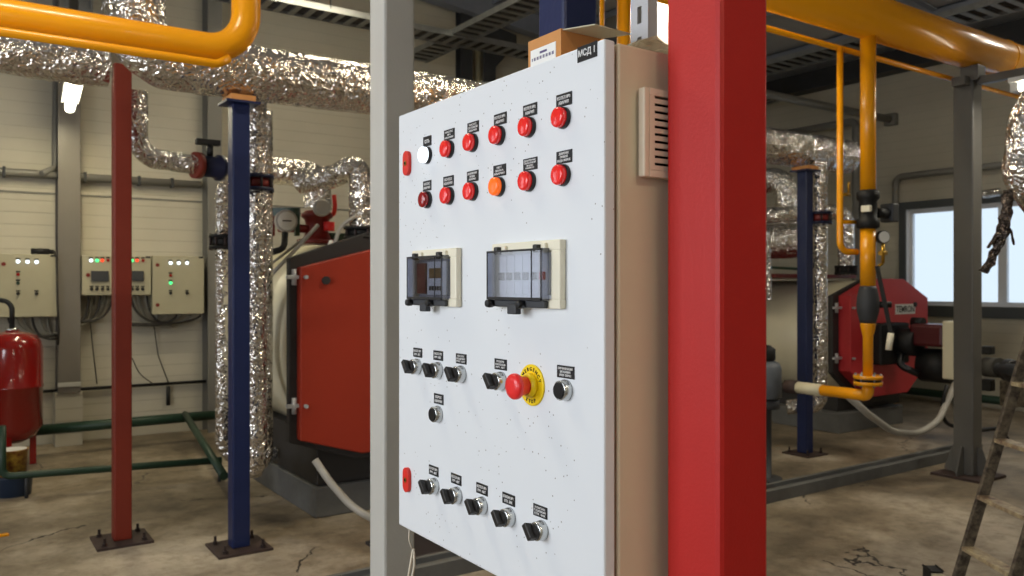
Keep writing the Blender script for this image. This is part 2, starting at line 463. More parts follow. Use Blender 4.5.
# window in the right wall
def window(n, x, lo, hi, inner, mull, frame_m='window_white', glassx=0.1):
    y0, y1, z0, z1 = lo[0], hi[0], lo[1], hi[1]
    fr = MB(); t = 0.055; xx0, xx1 = x+0.05*inner, x+0.11*inner
    if xx0 > xx1: xx0, xx1 = xx1, xx0
    fr.box((xx0, y0+0.002, z0+0.002), (xx1, y0+t, z1-0.002)).box((xx0, y1-t, z0+0.002), (xx1, y1-0.002, z1-0.002))
    fr.box((xx0, y0+t, z0+0.002), (xx1, y1-t, z0+t)).box((xx0, y0+t, z1-t), (xx1, y1-t, z1-0.002))
    for m in mull: fr.box((xx0, m-0.05, z0+t), (xx1, m+0.05, z1-t))
    o = struct(fr, f'window_{n}', frame_m)
    xm = (xx0+xx1)/2
    part(MB().box((xm-0.003, y0+t, z0+t), (xm+0.003, y1-t, z1-t)), 'window_pane', 'window_glass', o)
    return o
w1 = window(1, X1, (WIN[0], WIN[2]), (WIN[1], WIN[3]), 1, [4.88, 5.42])
m0 = MB(); a, bb, c, d = WIN
m0.box((X1-0.03, bb, c-0.14), (X1+0.0, bb+0.09, d+0.1)).box((X1-0.03, a-0.09, c-0.14), (X1, a, d+0.1))
m0.box((X1-0.03, a, d), (X1, bb, d+0.1)).box((X1-0.05, a, c-0.14), (X1, bb, c))
struct(m0, 'trim_1', 'window_dark')
m0 = MB()                                                     # white reveal inside the opening
m0.box((X1-0.005, bb-0.012, c), (X1+0.05, bb, d)).box((X1-0.005, a, d-0.012), (X1+0.05, bb-0.012, d)).box((X1-0.06, a, c), (X1+0.05, bb-0.012, c+0.012))
struct(m0, 'trim_2', 'window_white')
for i, (y0, y1, z0, z1) in enumerate(WLEFT): window(i+2, X0, (y0, z0), (y1, z1), -1, [(y0+y1)/2])
# outside the window: snowy ground and a pole
struct(MB().box((X1+0.25, -6, -0.2), (X1+14, 20, -0.05)), 'ground_outside', 'snow')
solo(MB().cyl((X1+5, 10.0, -0.05), (X1+5, 10.0, 5), 0.06), 'post', 'teal_post', 'pale teal post standing outdoors beyond the window', 'post')

# ================================================================== MAIN CONTROL CABINET
FX = 0.729; CY0, CY1, CZ0, CZ1 = 0.8445, 1.458, 1.031, 1.834
cab = thing('control_cabinet', 'large white electrical control cabinet with rows of red lamps, selector knobs and emergency stop', 'control cabinet', (FX+0.1, (CY0+CY1)/2, CZ0))
part(MB().box((FX+0.026, CY0, CZ0), (FX+0.2, CY1, CZ1), 0.004), 'body', 'cabinet_side_lamplit', cab)
part(MB().box((FX+0.02, CY0+0.008, CZ0+0.008), (FX+0.027, CY1-0.008, CZ1-0.008)), 'door_seal', 'rubber_black', cab)
door = part(MB().box((FX, CY0-0.001, CZ0-0.001), (FX+0.02, CY1+0.001, CZ1+0.001), 0.003), 'door', 'door_white', cab)
def PM(px, py, off=0.0):                                       # a frame on the door face at a pixel: x right, y up, z out of the door
    p = on_x(px, py, FX); return frame((FX-off, p.y, p.z), (0, -1, 0), (0, 0, 1), (-1, 0, 0))
def PZ(y, z, off=0.0): return frame((FX-off, y, z), (0, -1, 0), (0, 0, 1), (-1, 0, 0))
# the grid of the fittings (world y of the columns, z of the rows) from the photograph
row1 = [(427, 157), (449, 149.5), (472.5, 143), (499, 135.5), (529, 127), (563, 118)]
row2 = [(427, 202), (449, 196), (472.5, 191.5), (499, 187), (529, 181), (563, 174)]
z1r = sum(on_x(a, b2, FX).z for a, b2 in row1)/6; z2r = sum(on_x(a, b2, FX).z for a, b2 in row2)/6
def name_plate(px, py, w, h, txt, red=False, z=None):
    p = on_x(px, py, FX); T = PZ(p.y, z if z else p.z)
    o = part(MB().box((-w/2, -h/2, 0), (w/2, h/2, 0.0012), 0, T), 'name_plate', 'plate_black', cab)
    n = txt.count('\n')+1
    text(txt, (h/(n+0.35)*0.80 if n > 1 else (0.0125 if w > 0.04 else 0.0085)), T @ Matrix.Translation((0, 0, 0.0013)), 'print_white', o, width=w*(0.84 if (max(len(q) for q in txt.split('\n')) > 5 or w > 0.04) else 0.6), line=1.12)
    return o
def pilot(y, z, lens):
    T = PZ(y, z)
    o = part(MB().lathe([(0.0158, 0), (0.0158, 0.004), (0.0152, 0.0062), (0.0152, 0.0066)], T), 'pilot_light', 'black_plastic', cab)
    part(MB().lathe([(0.0147, 0.0067), (0.0147, 0.0118), (0.0140, 0.0140), (0.0112, 0.0152), (0.006, 0.0157), (0, 0.0159)], T), 'lens', lens, o)
l1 = ['lens_white'] + ['lens_red']*5
l2 = ['lens_red_off', 'lens_red', 'lens_red', 'lens_orange', 'lens_red', 'lens_red']
ys = [(on_x(row1[i][0]+1, 150, FX).y) for i in range(6)]
for i in range(6): pilot(ys[i], z1r, l1[i]); pilot(ys[i], z2r, l2[i])
t1 = ['СЕТЬ', 'НАСОС\n№1\nАВАРИЯ', 'НАСОС\nСЕТЕВОЙ\nАВАРИЯ', 'КОТЕЛ №1\nАВАРИЯ', 'КОТЕЛ №2\nАВАРИЯ', 'КОТЕЛ №3\nАВАРИЯ']
t2 = ['НАСОС\nАВАРИЯ', 'КОТЕЛ\nАВАРИЯ', 'ДАВЛЕНИЕ\nВОДЫ\nАВАРИЯ', 'НЕТ\nЗВУКА\nАВАРИЯ', 'ДАВЛЕНИЕ\nОБРАТНОЙ\nВОДЫ\nНИЗКОЕ', 'ДАВЛЕНИЕ\nПРЯМОЙ\nВОДЫ НИЗКОЕ']
p1 = [(427.6, 142.7), (449.6, 135.6), (473.4, 128), (500.6, 119), (530.4, 109.4), (564.4, 99.4)]
p2 = [(427.5, 187.3), (448.8, 182), (473, 176), (500, 170), (530.6, 163), (564.6, 156)]
for i in range(6):
    w = 0.0305 if i == 0 else 0.036
    name_plate(*p1[i], w, 0.0185, t1[i], z=z1r+0.0262); name_plate(*p2[i], w, 0.0185, t2[i], z=z2r+0.0262)
name_plate(587.5, 52, 0.042, 0.0215, 'МСД 1', z=on_x(587.5, 52, FX).z)
# rotary selectors
def selector(px, py, z=None, ang=128):
    p = on_x(px, py, FX); T = PZ(p.y, z if z else p.z)
    o = part(MB().lathe([(0.0150, 0), (0.0150, 0.004), (0.0142, 0.0065), (0.0142, 0.013), (0.0128, 0.0145)], T), 'selector_switch', 'chrome', cab)
    k = MB(); k.lathe([(0.0122, 0.0146), (0.0122, 0.019), (0.0116, 0.020)], T)
    R = T @ Matrix.Rotation(math.radians(ang), 4, 'Z')
    # grip bar: a wedge, long end overhanging like a pointer
    pts = [(-0.0118, 0.018), (0.0122, 0.018), (0.0150, 0.0295), (-0.0100, 0.0295)]
    G = R @ frame((0, 0.0055, 0), (1, 0, 0), (0, 0, 1), (0, -1, 0))
    k.prism(pts, 0.0110, G, 0.0012)
    kk = part(k, 'knob', 'knob_plastic', o)
    return o
zs1 = sum(on_x(a, b2, FX).z for a, b2 in [(418, 367), (439, 370), (462, 373.5), (501.7, 381)])/4
for px, py in [(418, 367), (439, 370), (462, 373.5), (501.7, 381)]: selector(px, py, zs1)
low = [(435.3, 485), (458, 495.5), (483, 505.5), (510.4, 517), (542.6, 530.5)]
zs2 = sum(on_x(a, b2, FX).z for a, b2 in low)/5
for px, py in low: selector(px, py, zs2)
for i, (px, py) in enumerate([(418, 352), (438.5, 355), (461.5, 358.5), (501, 363.6)]):
    name_plate(px, py, 0.0345, 0.0175, ['НАСОС №1\nРУЧ  АВТ', 'НАСОС №2\nРУЧ  АВТ', 'НАСОС\nПОДПИТ\nРУЧ  АВТ', 'РЕЗЕРВ\nНАСОСОВ\nРУЧ  АВТ'][i], z=zs1+0.0262)
for i, (px, py) in enumerate([(434, 470.6), (456.5, 479.5), (482.3, 489), (509, 499), (540.6, 511)]):
    name_plate(px, py, 0.0345, 0.0175, ['КОТЕЛ №1\nРУЧ  АВТ', 'КОТЕЛ №2\nРУЧ  АВТ', 'КОТЕЛ №3\nРУЧ  АВТ', 'КЛАПАН №1\nОТК  ЗАК', 'КЛАПАН\nГАЗОВЫЙ\nОТК  ЗАК'][i], z=zs2+0.0268)
def push_button(px, py):
    p = on_x(px, py, FX); T = PZ(p.y, p.z)
    o = part(MB().lathe([(0.0152, 0), (0.0152, 0.004), (0.0142, 0.006), (0.0142, 0.0125), (0.0128, 0.0135), (0.0122, 0.0128)], T), 'push_button', 'chrome', cab)
    part(MB().lathe([(0.0120, 0.0129), (0.0120, 0.0145), (0.0112, 0.0155)], T), 'button_cap', 'black_plastic', o)
push_button(438.8, 414); push_button(566.3, 390)
name_plate(439, 399, 0.0335, 0.0185, 'СБРОС\nАВАРИИ'); name_plate(566, 372, 0.0395, 0.0180, 'СИГНАЛИЗАЦИЯ\nЗАГАЗОВАН.\nОТКЛ  СБРОС')
# emergency stop
ep = on_x(532.5, 385, FX); T = PZ(ep.y, ep.z)
disc = part(MB().lathe([(0.0315, 0), (0.0315, 0.0022), (0.030, 0.0030)], T, 48), 'emergency_disc', 'estop_yellow', cab)
def ring_text(s, r, a0, a1, flip=False, size=0.0078):
    n = len(s)
    for i, ch in enumerate(s):
        a = math.radians(a0+(a1-a0)*i/(n-1)); rot = a-PI/2 if not flip else a+PI/2
        text(ch, size, T @ Matrix.Translation((r*math.cos(a), r*math.sin(a), 0.0033)) @ Matrix.Rotation(rot, 4, 'Z'), 'print_dark', disc, 'letter')
ring_text('EMERGENCY', 0.0245, 160, 20); ring_text('STOP', 0.0245, 245, 295, True)
es = part(MB().lathe([(0.0185, 0.0031), (0.0185, 0.009), (0.0165, 0.0105), (0.0150, 0.0125)], T), 'emergency_stop', 'estop_yellow', cab)
part(MB().lathe([(0.0135, 0.0126), (0.0140, 0.018), (0.0160, 0.024), (0.0190, 0.0285), (0.0198, 0.032), (0.0194, 0.0355), (0.0172, 0.0385), (0.010, 0.0402), (0, 0.0405)], T, 40), 'mushroom_cap', 'estop_red', es)
# door locks
for py in (163.5, 479.5):
    p = on_x(408.5, py, FX); T = PZ(p.y, p.z); hw, hh = 0.0122, 0.0238
    poly = [(hw*math.cos(a)*1.0, (hh-hw)+hw*math.sin(a)) for a in [k*PI/8 for k in range(9)]] + [(hw*math.cos(a), -(hh-hw)+hw*math.sin(a)) for a in [PI+k*PI/8 for k in range(9)]]
    o = part(MB().prism(poly, 0.007, T, 0.001), 'door_lock', 'lock_red', cab)
    part(MB().lathe([(0.0050, 0.0071), (0.0050, 0.0078)], T, 20), 'key_hole', 'brass', o)
    part(MB().box((-0.0022, -0.0022, 0.0079), (0.0022, 0.0022, 0.0086), 0, T), 'key_slot', 'void_dark', o)
# modular windows with smoked flaps
def flap_window(y0, y1, z0, z1, kind):
    T = PZ(y1, z0); w = y1-y0; h = z1-z0
    fr = MB(); fr.box((0, 0, 0), (w, 0.014, 0.012), 0.002, T).box((0, h-0.016, 0), (w, h, 0.012), 0.002, T).box((0, 0.012, 0), (0.010, h-0.014, 0.012), 0.002, T).box((w-0.022, 0.012, 0), (w, h-0.014, 0.012), 0.003, T)
    for hx in (0.034, w-0.040): fr.box((hx, h-0.018, 0.0), (hx+0.012, h-0.004, 0.018), 0.003, T)
    o = part(fr, 'breaker_window', 'cream_plastic', cab)
    part(MB().box((0.010, 0.014, 0.0008), (w-0.022, h-0.016, 0.002), 0, T), 'recess', 'device_grey' if kind == 'l' else 'white_plastic', o)
    dv = MB()
    if kind == 'l':
        dv.box((0.056, 0.020, 0.002), (0.126, h-0.022, 0.010), 0.001, T); part(dv, 'timer_relay', 'white_plastic', o)
        part(MB().box((0.066, 0.050, 0.0102), (0.110, 0.068, 0.0112), 0, T), 'display', 'display_amber', o)
        bt = MB()
        for k in range(5): bt.box((0.066+k*0.0095, 0.028, 0.0102), (0.072+k*0.0095, 0.036, 0.0114), 0, T)
        part(bt, 'keypad', 'knob_plastic', o)
        part(MB().box((0.014, 0.022, 0.002), (0.047, h-0.024, 0.009), 0.001, T), 'circuit_breaker', 'valve_red', o)
    else:
        for k in range(6):
            x = 0.018+k*0.0215
            bk = part(MB().box((x, 0.020, 0.002), (x+0.0195, h-0.020, 0.009), 0.001, T), 'circuit_breaker', 'white_plastic', o)
            part(MB().box((x+0.004, 0.042, 0.009), (x+0.0155, 0.054, 0.014), 0.001, T), 'toggle', 'black_plastic' if k < 5 else 'lock_red', o)
    # smoked flap: a shallow hollow box
    cx0, cx1, cz0, cz1, dp, t = 0.008, w-0.024, 0.012, h-0.012, 0.026, 0.0018
    c = MB(); c.box((cx0, cz0, dp-t), (cx1, cz1, dp), 0.0, T)
    c.box((cx0, cz0, 0.0122), (cx0+t, cz1, dp-t), 0, T).box((cx1-t, cz0, 0.0122), (cx1, cz1, dp-t), 0, T)
    c.box((cx0+t, cz0, 0.0122), (cx1-t, cz0+t, dp-t), 0, T).box((cx0+t, cz1-t, 0.0122), (cx1-t, cz1, dp-t), 0, T)
    fl = part(c, 'smoked_flap', 'smoked_cover', o)
    rim = MB()
    for (a, b2, c2, d2) in [(cx0, cx1, cz1-0.003, cz1), (cx0, cx1, cz0, cz0+0.004), (cx0, cx0+0.0025, cz0, cz1), (cx1-0.0025, cx1, cz0, cz1), (cx1-0.026, cx1-0.0245, cz0, cz1)]:
        rim.box((a, c2, dp), (b2, d2, dp+0.001), 0, T)
    for hx in (0.026, w-0.048): rim.box((hx, h-0.018, 0.012), (hx+0.010, h-0.006, 0.026), 0.002, T)
    part(rim, 'flap_rim', 'knob_plastic', o)
    lt = MB(); lt.box((0.006, 0.0005, 0.0122), (w-0.026, 0.0115, 0.020), 0.002, T)
    mid = (w-0.02)*0.5
    lt.box((mid-0.014, -0.010, 0.016), (mid+0.010, 0.006, 0.027), 0.002, T)
    part(lt, 'latch_bar', 'dark_steel', o)
    for kx in (0.014, mid+0.020):
        part(MB().lathe([(0.0065, 0.0201), (0.0068, 0.026), (0.0055, 0.031), (0, 0.0315)], T @ Matrix.Translation((kx, 0.0055, 0)), 18), 'latch_knob', 'black_plastic', o)
flap_window(1.2165, 1.380, 1.464, 1.566, 'l')
flap_window(0.926, 1.104, 1.467, 1.567, 'r')
# ventilation grille on the side
zt = at(652, 92, 1.18).z; vg0, vg1 = on_y(648, 178, 0.841).z, on_y(648, 90, 0.841).z
vx0 = on_y(641, 120, 0.835).x
g = MB(); yy0, yy1 = 0.8285, 0.841
g.box((vx0, yy0, vg0), (vx0+0.010, yy1, vg1), 0.002).box((vx0+0.100, yy0, vg0), (vx0+0.110, yy1, vg1), 0.002)
g.box((vx0+0.010, yy0, vg0), (vx0+0.100, yy1, vg0+0.010), 0.001).box((vx0+0.010, yy0, vg1-0.010), (vx0+0.100, yy1, vg1), 0.001)
g.box((vx0+0.010, yy0, vg0+0.010), (vx0+0.020, yy1, vg1-0.010))
n = 10; hgt = (vg1-vg0-0.02)/n
for k in range(n): g.box((vx0+0.020, yy0, vg0+0.010+k*hgt), (vx0+0.100, yy0+0.003, vg0+0.010+k*hgt+hgt*0.62))
vo = part(g, 'vent_grille', 'vent_plastic', cab)
part(MB().box((vx0+0.012, 0.8395, vg0+0.006), (vx0+0.102, 0.8408, vg1-0.006)), 'filter_mat', 'void_dark', vo)
# the strut channel that carries the cabinet
st = thing('strut_channel', 'perforated galvanised strut channel standing behind the white control cabinet', 'channel', (0.95, 0.985, 0))
ya, yb = on_x(648, 20, 0.932).y, on_x(631, 20, 0.932).y; top = 5.1
c = MB(); nH = 0
c.box((0.932, ya, 0.008), (0.936, ya+0.015, top)).box((0.932, yb-0.015, 0.008), (0.936, yb, top))
z = 0.008
while z < top-0.05:
    c.box((0.932, ya+0.015, z), (0.936, yb-0.015, z+0.022)); z += 0.05
c.box((0.936, ya, 0.008), (0.953, ya+0.003, top)).box((0.936, yb-0.003, 0.008), (0.953, yb, top))
part(c, 'channel', 'brushed', st)
part(MB().box((0.900, ya-0.04, 0.0), (1.0, yb+0.04, 0.008)), 'foot_plate', 'galvanised', st)

# ================================================================== FOREGROUND COLUMNS
def column(name, x0, y0, s, z1, m, label, base=0.3, cap=False, platem='rust_plate', cat='column', bev=0.008, group=None):
    t = thing(name, label, cat, (x0+s/2, y0+s/2, 0), group)
    part(MB().box((x0, y0, 0.014), (x0+s, y0+s, z1), bev), 'post', m, t)
    cx, cy = x0+s/2, y0+s/2; h = base/2
    pl = part(MB().box((cx-h, cy-h, 0), (cx+h, cy+h, 0.014), 0.001), 'base_plate', platem, t)
    for sx in (-1, 1):
        for sy in (-1, 1):
            bx, by = cx+sx*(h-0.045), cy+sy*(h-0.045)
            T2 = Matrix.Translation((bx, by, 0.014))
            part(MB().lathe([(0.018, 0), (0.018, 0.004), (0.014, 0.0045), (0.014, 0.016), (0.008, 0.0165), (0.008, 0.045)], T2, 6, False), 'anchor_bolt', 'bolt_steel', pl)
    if cap:
        part(MB().box((cx-s*0.7, cy-s*0.9, z1+0.0125), (cx+s*0.7, cy+s*0.9, z1+0.045), 0.003), 'wood_pad', 'cardboard', t, 'pale wooden pad')
        part(MB().box((cx-s*0.95, cy-s*0.95, z1), (cx+s*0.95, cy+s*0.95, z1+0.012)), 'cap_plate', m, t)
    return t
fx0 = 0.825; s = 0.098
column('steel_column', fx0, 0.8798*fx0, s, 3.6, 'red_paint', 'bright red square steel column in the foreground beside the white control cabinet', 0.22)
g0 = on_x(384, 100, 1.0)
column('steel_column', 1.0, g0.y, 0.098, 5.0, 'grey_paint', 'light grey square steel column just left of the white control cabinet', 0.26)
bp = at(564, 10, 1.85)
column('steel_column', bp.x, bp.y, 0.10, 3.4, 'blue_paint', 'blue steel column behind the cardboard box on the control cabinet', 0.26)
p = on_floor(126, 540); column('steel_column', p.x-0.072, p.y-0.05, 0.097, 2.80, 'red_paint_dark', 'dull red steel column on a bolted base plate at the left', 0.30)
p = on_floor(239, 548); BLX, BLY = p.x, p.y
column('steel_column', p.x-0.05, p.y-0.05, 0.10, 2.535, 'blue_paint', 'blue steel column under the big foil pipe at the left', 0.30, True)
p = on_floor(805, 454); BRX, BRY = p.x, p.y
column('steel_column', p.x-0.05, p.y-0.05, 0.10, 2.52, 'blue_paint', 'blue steel column under the foil pipe right of the red column', 0.28, True)
# grey pipe support column at the right with gussets
p = at(973, 300, 6.37); gc = thing('pipe_support_column', 'grey steel column with base gussets holding up the big yellow pipe', 'column', (p.x+0.07, p.y+0.07, 0))
part(MB().box((p.x, p.y, 0.02), (p.x+0.145, p.y+0.155, 3.10), 0.01), 'post', 'support_grey', gc)
part(MB().box((p.x+0.01, 3.20, 3.1005), (p.x+0.135, 3.335, 3.222), 0.004), 'pipe_cradle', 'support_grey', gc)
part(MB().box((p.x-0.12, p.y-0.12, 0), (p.x+0.27, p.y+0.27, 0.02)), 'base_plate', 'rust_plate', gc)
for (dx, dy, ax) in [(-1, 0, 'x'), (1, 0, 'x'), (0, -1, 'y'), (0, 1, 'y')]:
    if ax == 'x':
        sx = p.x if dx < 0 else p.x+0.145
        Tm = frame((sx, p.y+0.083, 0.0205), (dx, 0, 0), (0, 0, 1), (0, -dx*-1, 0)) if False else Matrix(((dx, 0, 0, sx), (0, 0, 1, p.y+0.071), (0, 1, 0, 0.0205), (0, 0, 0, 1)))
    else:
        sy = p.y if dy < 0 else p.y+0.155
        Tm = Matrix(((0, 0, 1, p.x+0.066), (dy, 0, 0, sy), (0, 1, 0, 0.0205), (0, 0, 0, 1)))
    part(MB().prism([(0, 0), (0.10, 0), (0.10, 0.03), (0.03, 0.22), (0, 0.22)], 0.012, Tm), 'gusset', 'support_grey', gc)
arm = MB(); ax, ay = p.x+0.07, p.y-0.01
arm.box((ax-0.03, ay-1.5, 3.07), (ax+0.03, ay, 3.13), 0.003)
part(arm, 'bracket_arm', 'support_grey', gc)
part(MB().box((p.x-0.09, p.y+0.02, 3.06), (p.x-0.001, p.y+0.12, 3.13), 0.003), 'bracket_stub', 'support_grey', gc)
GCX, GCY = p.x, p.y

# ================================================================== FOIL PIPES
def foil(pts, r, name='foil_pipe', label='', bend=0.12, amp=0.07, ds=0.022, seg=22, m='foil', cat='insulated pipe', fq=11, group=None, parent=None, band=True):
    path = resample(fillet(pts, bend, 10), ds)
    def rf(p):
        a = mnoise.noise(p*fq); b2 = mnoise.noise(p*fq*2.7+Vector((5, 3, 1))); c2 = mnoise.noise(p*fq*0.4)
        return 1+amp*(a+0.7*b2+0.7*c2)
    mb = MB(); mb.sweep(path, r, seg, True, rf, smooth=False)
    if parent: return part(mb, name, m, parent)
    return solo(mb, name, m, label, cat, group)
HZ = 2.735; HY = 4.80
pl = on_y(138, 60, HY); pr = on_y(850, 160, 4.62)
foil([(pl.x-0.02, HY, 5.0), (pl.x-0.02, HY, HZ), (pr.x, 4.66, HZ)], 0.158, 'foil_header_pipe', 'thick silver foil pipe running across behind everything onto both blue columns', 0.22, 0.05, ds=0.035, fq=7)
q = on_y(108, 50, 5.35)
foil([(-0.9, 5.35, 2.80), (q.x, 5.35, 2.80)], 0.125, 'foil_pipe', 'silver foil pipe at the upper left under the yellow pipe', 0.2, 0.07)
def flange(c, axis, r, t, name, m, label, cat, bolts=8, two=True):
    c = Vector(c); ax = Vector(axis).normalized(); th = thing(name, label, cat, c-ax*t)
    x = ax.orthogonal().normalized(); y = ax.cross(x)
    R = frame(c-ax*t, x, y, ax)
    part(MB().lathe([(r*0.6, 0), (r, 0.0001), (r, t*0.45), (r*0.6, t*0.4501)], R, 28), 'flange_ring', m, th)
    part(MB().lathe([(r*0.6, t*1.55), (r, t*1.5501), (r, t*2), (r*0.6, t*2.0001)], R, 28), 'flange_ring', m, th)
    part(MB().lathe([(r*0.78, t*0.4502), (r*0.82, t*0.8), (r*0.82, t*1.2), (r*0.78, t*1.5499)], R, 24), 'valve_body', 'valve_red' if two else m, th)
    for k in range(bolts):
        a = 2*PI*k/bolts; d = (x*math.cos(a)+y*math.sin(a))*r*0.9
        part(MB().cyl(c-ax*(t*1.12)+d, c+ax*(t*1.12)+d, 0.008, 8), 'flange_bolt', 'bolt_steel', th)
    return th
# vertical risers by the left blue column
v1 = at(257, 280, 4.95)
foil([(v1.x, v1.y, 2.62), (v1.x, v1.y, 0.38), (v1.x+0.01, v1.y+0.25, 0.37)], 0.058, label='foil riser right of the left blue column, dropping from the header to the elbow', bend=0.1, fq=16)
v2 = at(266, 280, 5.25)
foil([(v2.x, v2.y, 2.62), (v2.x, v2.y, 0.36), (v2.x-0.02, v2.y+0.15, 0.36)], 0.043, label='thinner foil riser half hidden behind the riser beside the left blue column', bend=0.1, fq=16)
flange((v1.x, v1.y, 2.12), (0, 0, 1), 0.10, 0.05, 'butterfly_valve', 'flange_blue', 'blue and red flanged valve on the foil riser beside the left blue column', 'valve')
v3 = at(222, 300, 5.6)
foil([(v3.x+0.45, v3.y, 2.30), (v3.x, v3.y, 2.25), (v3.x, v3.y, 0.30), (v3.x+0.4, v3.y+0.1, 0.30)], 0.044, label='foil riser with curved top left of the left blue column', bend=0.16, fq=16)
flange((v3.x, v3.y, at(220, 242, 5.6).z), (0, 0, 1), 0.085, 0.05, 'pipe_coupling', 'black_matt', 'small black flanged coupling on the foil riser left of the blue column', 'coupling', two=False)
a = at(137, 100, 5.0); b_ = at(137, 156, 5.0); c_ = at(197, 158, 5.25)
foil([(a.x, a.y, HZ-0.05), (b_.x, b_.y, b_.z), (c_.x, c_.y, b_.z-0.02)], 0.062, label='short foil elbow pipe right of the dull red column', bend=0.13, fq=16)
e_ = at(216, 158, 5.35)
vt = thing('gate_valve', 'blue valve with red flange between foil elbows left of the blue column', 'valve', (c_.x, c_.y, b_.z-0.1))
dirv = (Vector((e_.x, e_.y, 0))-Vector((c_.x, c_.y, 0))).normalized(); cz = b_.z-0.02
R = frame((c_.x, c_.y, cz), dirv.orthogonal().normalized(), dirv.cross(dirv.orthogonal().normalized()), dirv)
part(MB().lathe([(0.085, -0.02), (0.085, 0.02), (0.06, 0.025)], R), 'red_flange', 'red_paint_dark', vt)
part(MB().lathe([(0.06, 0.031), (0.068, 0.05), (0.068, 0.13), (0.085, 0.14), (0.085, 0.17)], R), 'valve_body', 'flange_blue', vt)
cc = Vector((c_.x, c_.y, cz))+dirv*0.09
part(MB().cyl(cc+Vector((0, 0, 0.07)), cc+Vector((0, 0, 0.14)), 0.02), 'valve_stem', 'black_matt', vt)
part(MB().box(cc+Vector((-0.09, -0.03, 0.14)), cc+Vector((0.06, 0.03, 0.175)), 0.004), 'valve_handle', 'black_matt', vt)
foil([Vector((c_.x, c_.y, cz))+dirv*0.171, Vector((c_.x, c_.y, cz))+dirv*0.26, Vector((c_.x, c_.y, cz+0.14))+dirv*0.34], 0.072, label='stubby foil elbow behind the left blue column next to the blue valve', bend=0.06, fq=16)
# boiler pipes behind the left boiler's front
a = at(272, 170, 5.9); b_ = at(318, 172, 6.2); 
foil([(a.x-0.1, a.y, a.z), (b_.x, b_.y, a.z), (b_.x, b_.y, at(318, 208, 6.2).z)], 0.10, label='upper foil pipe bending down to the red valve stack over the left boiler', bend=0.12, fq=14)
a = at(300, 182, 5.7); b_ = at(335, 176, 5.6); c_ = at(360, 162, 5.5); d_ = at(361, 228, 5.5)
foil([a, b_, (c_.x, c_.y, c_.z), (d_.x, d_.y, d_.z)], 0.078, label='lower foil pipe dropping onto the black flange beside the grey column', bend=0.12, fq=14)
flange((d_.x, d_.y, at(360, 233, 5.5).z), (0, 0, 1), 0.115, 0.04, 'boiler_flange', 'black_matt', 'black bolted flange on top of the left boiler beside the grey column', 'flange', two=False)
# right side risers
r1 = at(819.5, 300, 7.4)
foil([(r1.x, r1.y, 2.62), (r1.x, r1.y, 0.42), (r1.x-0.2, r1.y+0.2, 0.40)], 0.068, label='foil riser standing right of the right blue column', bend=0.1, fq=16)
flange((r1.x, r1.y, at(820, 218, 7.4).z), (0, 0, 1), 0.11, 0.055, 'butterfly_valve', 'flange_blue', 'dark red flanged valve on the foil riser beside the right blue column', 'valve')
r2 = at(846, 215, 8.9)
foil([at(758, 216, 8.6), (r2.x, r2.y, at(846, 211, 8.9).z), (r2.x, r2.y, at(846, 266, 8.9).z)], 0.085, label='foil pipe bending down onto the right boiler behind the thin yellow pipe', bend=0.14, fq=13)
flange((r2.x, r2.y, at(846, 270, 8.9).z), (0, 0, 1), 0.12, 0.045, 'boiler_flange', 'black_matt', 'black flange on top of the right boiler below the foil pipe', 'flange', two=False)
foil([at(752, 243, 8.9), at(800, 240, 8.9)], 0.19, label='wide dull foil duct between the red column and the right blue column', fq=8, amp=0.04)
foil([at(752, 185, 9.6), at(786, 176, 9.4), at(788, 228, 9.4)], 0.14, label='grey foil flue elbow under the header left of the right blue column', fq=6, amp=0.03, bend=0.2)
foil([at(767, 232, 8.0), at(769, 300, 8.0)], 0.03, label='thin foil pipe peeking out at the red column edge', fq=16)
solo(MB().cyl(at(762, 267, 8.3), at(800, 269, 8.3), 0.014, 10), 'thin_pipe', 'green_paint', 'thin green pipe above the right boiler body', 'pipe')

# torn foil at the right edge
foil([at(1120, -40, 3.7), at(1030, 120, 3.7), at(1022, 178, 3.7), at(1062, 222, 3.7)], 0.085, label='bulky foil pipe at the right picture edge with torn foil', bend=0.12, fq=14, amp=0.12)
tf = thing('torn_foil_strip', 'dark torn foil strip hanging down in front of the window', 'foil strip', at(985, 275, 3.55))
def strip(pts, w, seed):
    path = resample(fillet([Vector(q2) for q2 in pts], 0.03, 5), 0.012)
    mb = MB(); mb.sweep(path, lambda t: w*(0.9-0.25*abs(2*t-1)), 9, True, lambda q2: 1+0.55*mnoise.noise(q2*38+Vector((seed, 0, 0))), smooth=False, flat=0.35)
    return mb
part(strip([at(1008, 190, 3.6), at(1006, 215, 3.58), at(1000, 240, 3.55), at(990, 262, 3.55), at(983, 272, 3.55)], 0.030, 3), 'strip', 'foil_dark', tf)
part(strip([at(1003, 222, 3.56), at(1011, 230, 3.55), at(1014, 245, 3.55)], 0.016, 9), 'strip', 'foil_dark', tf)
part(strip([at(999, 236, 3.56), at(993, 240, 3.55), at(988, 248, 3.55)], 0.012, 11), 'strip', 'foil_dark', tf)

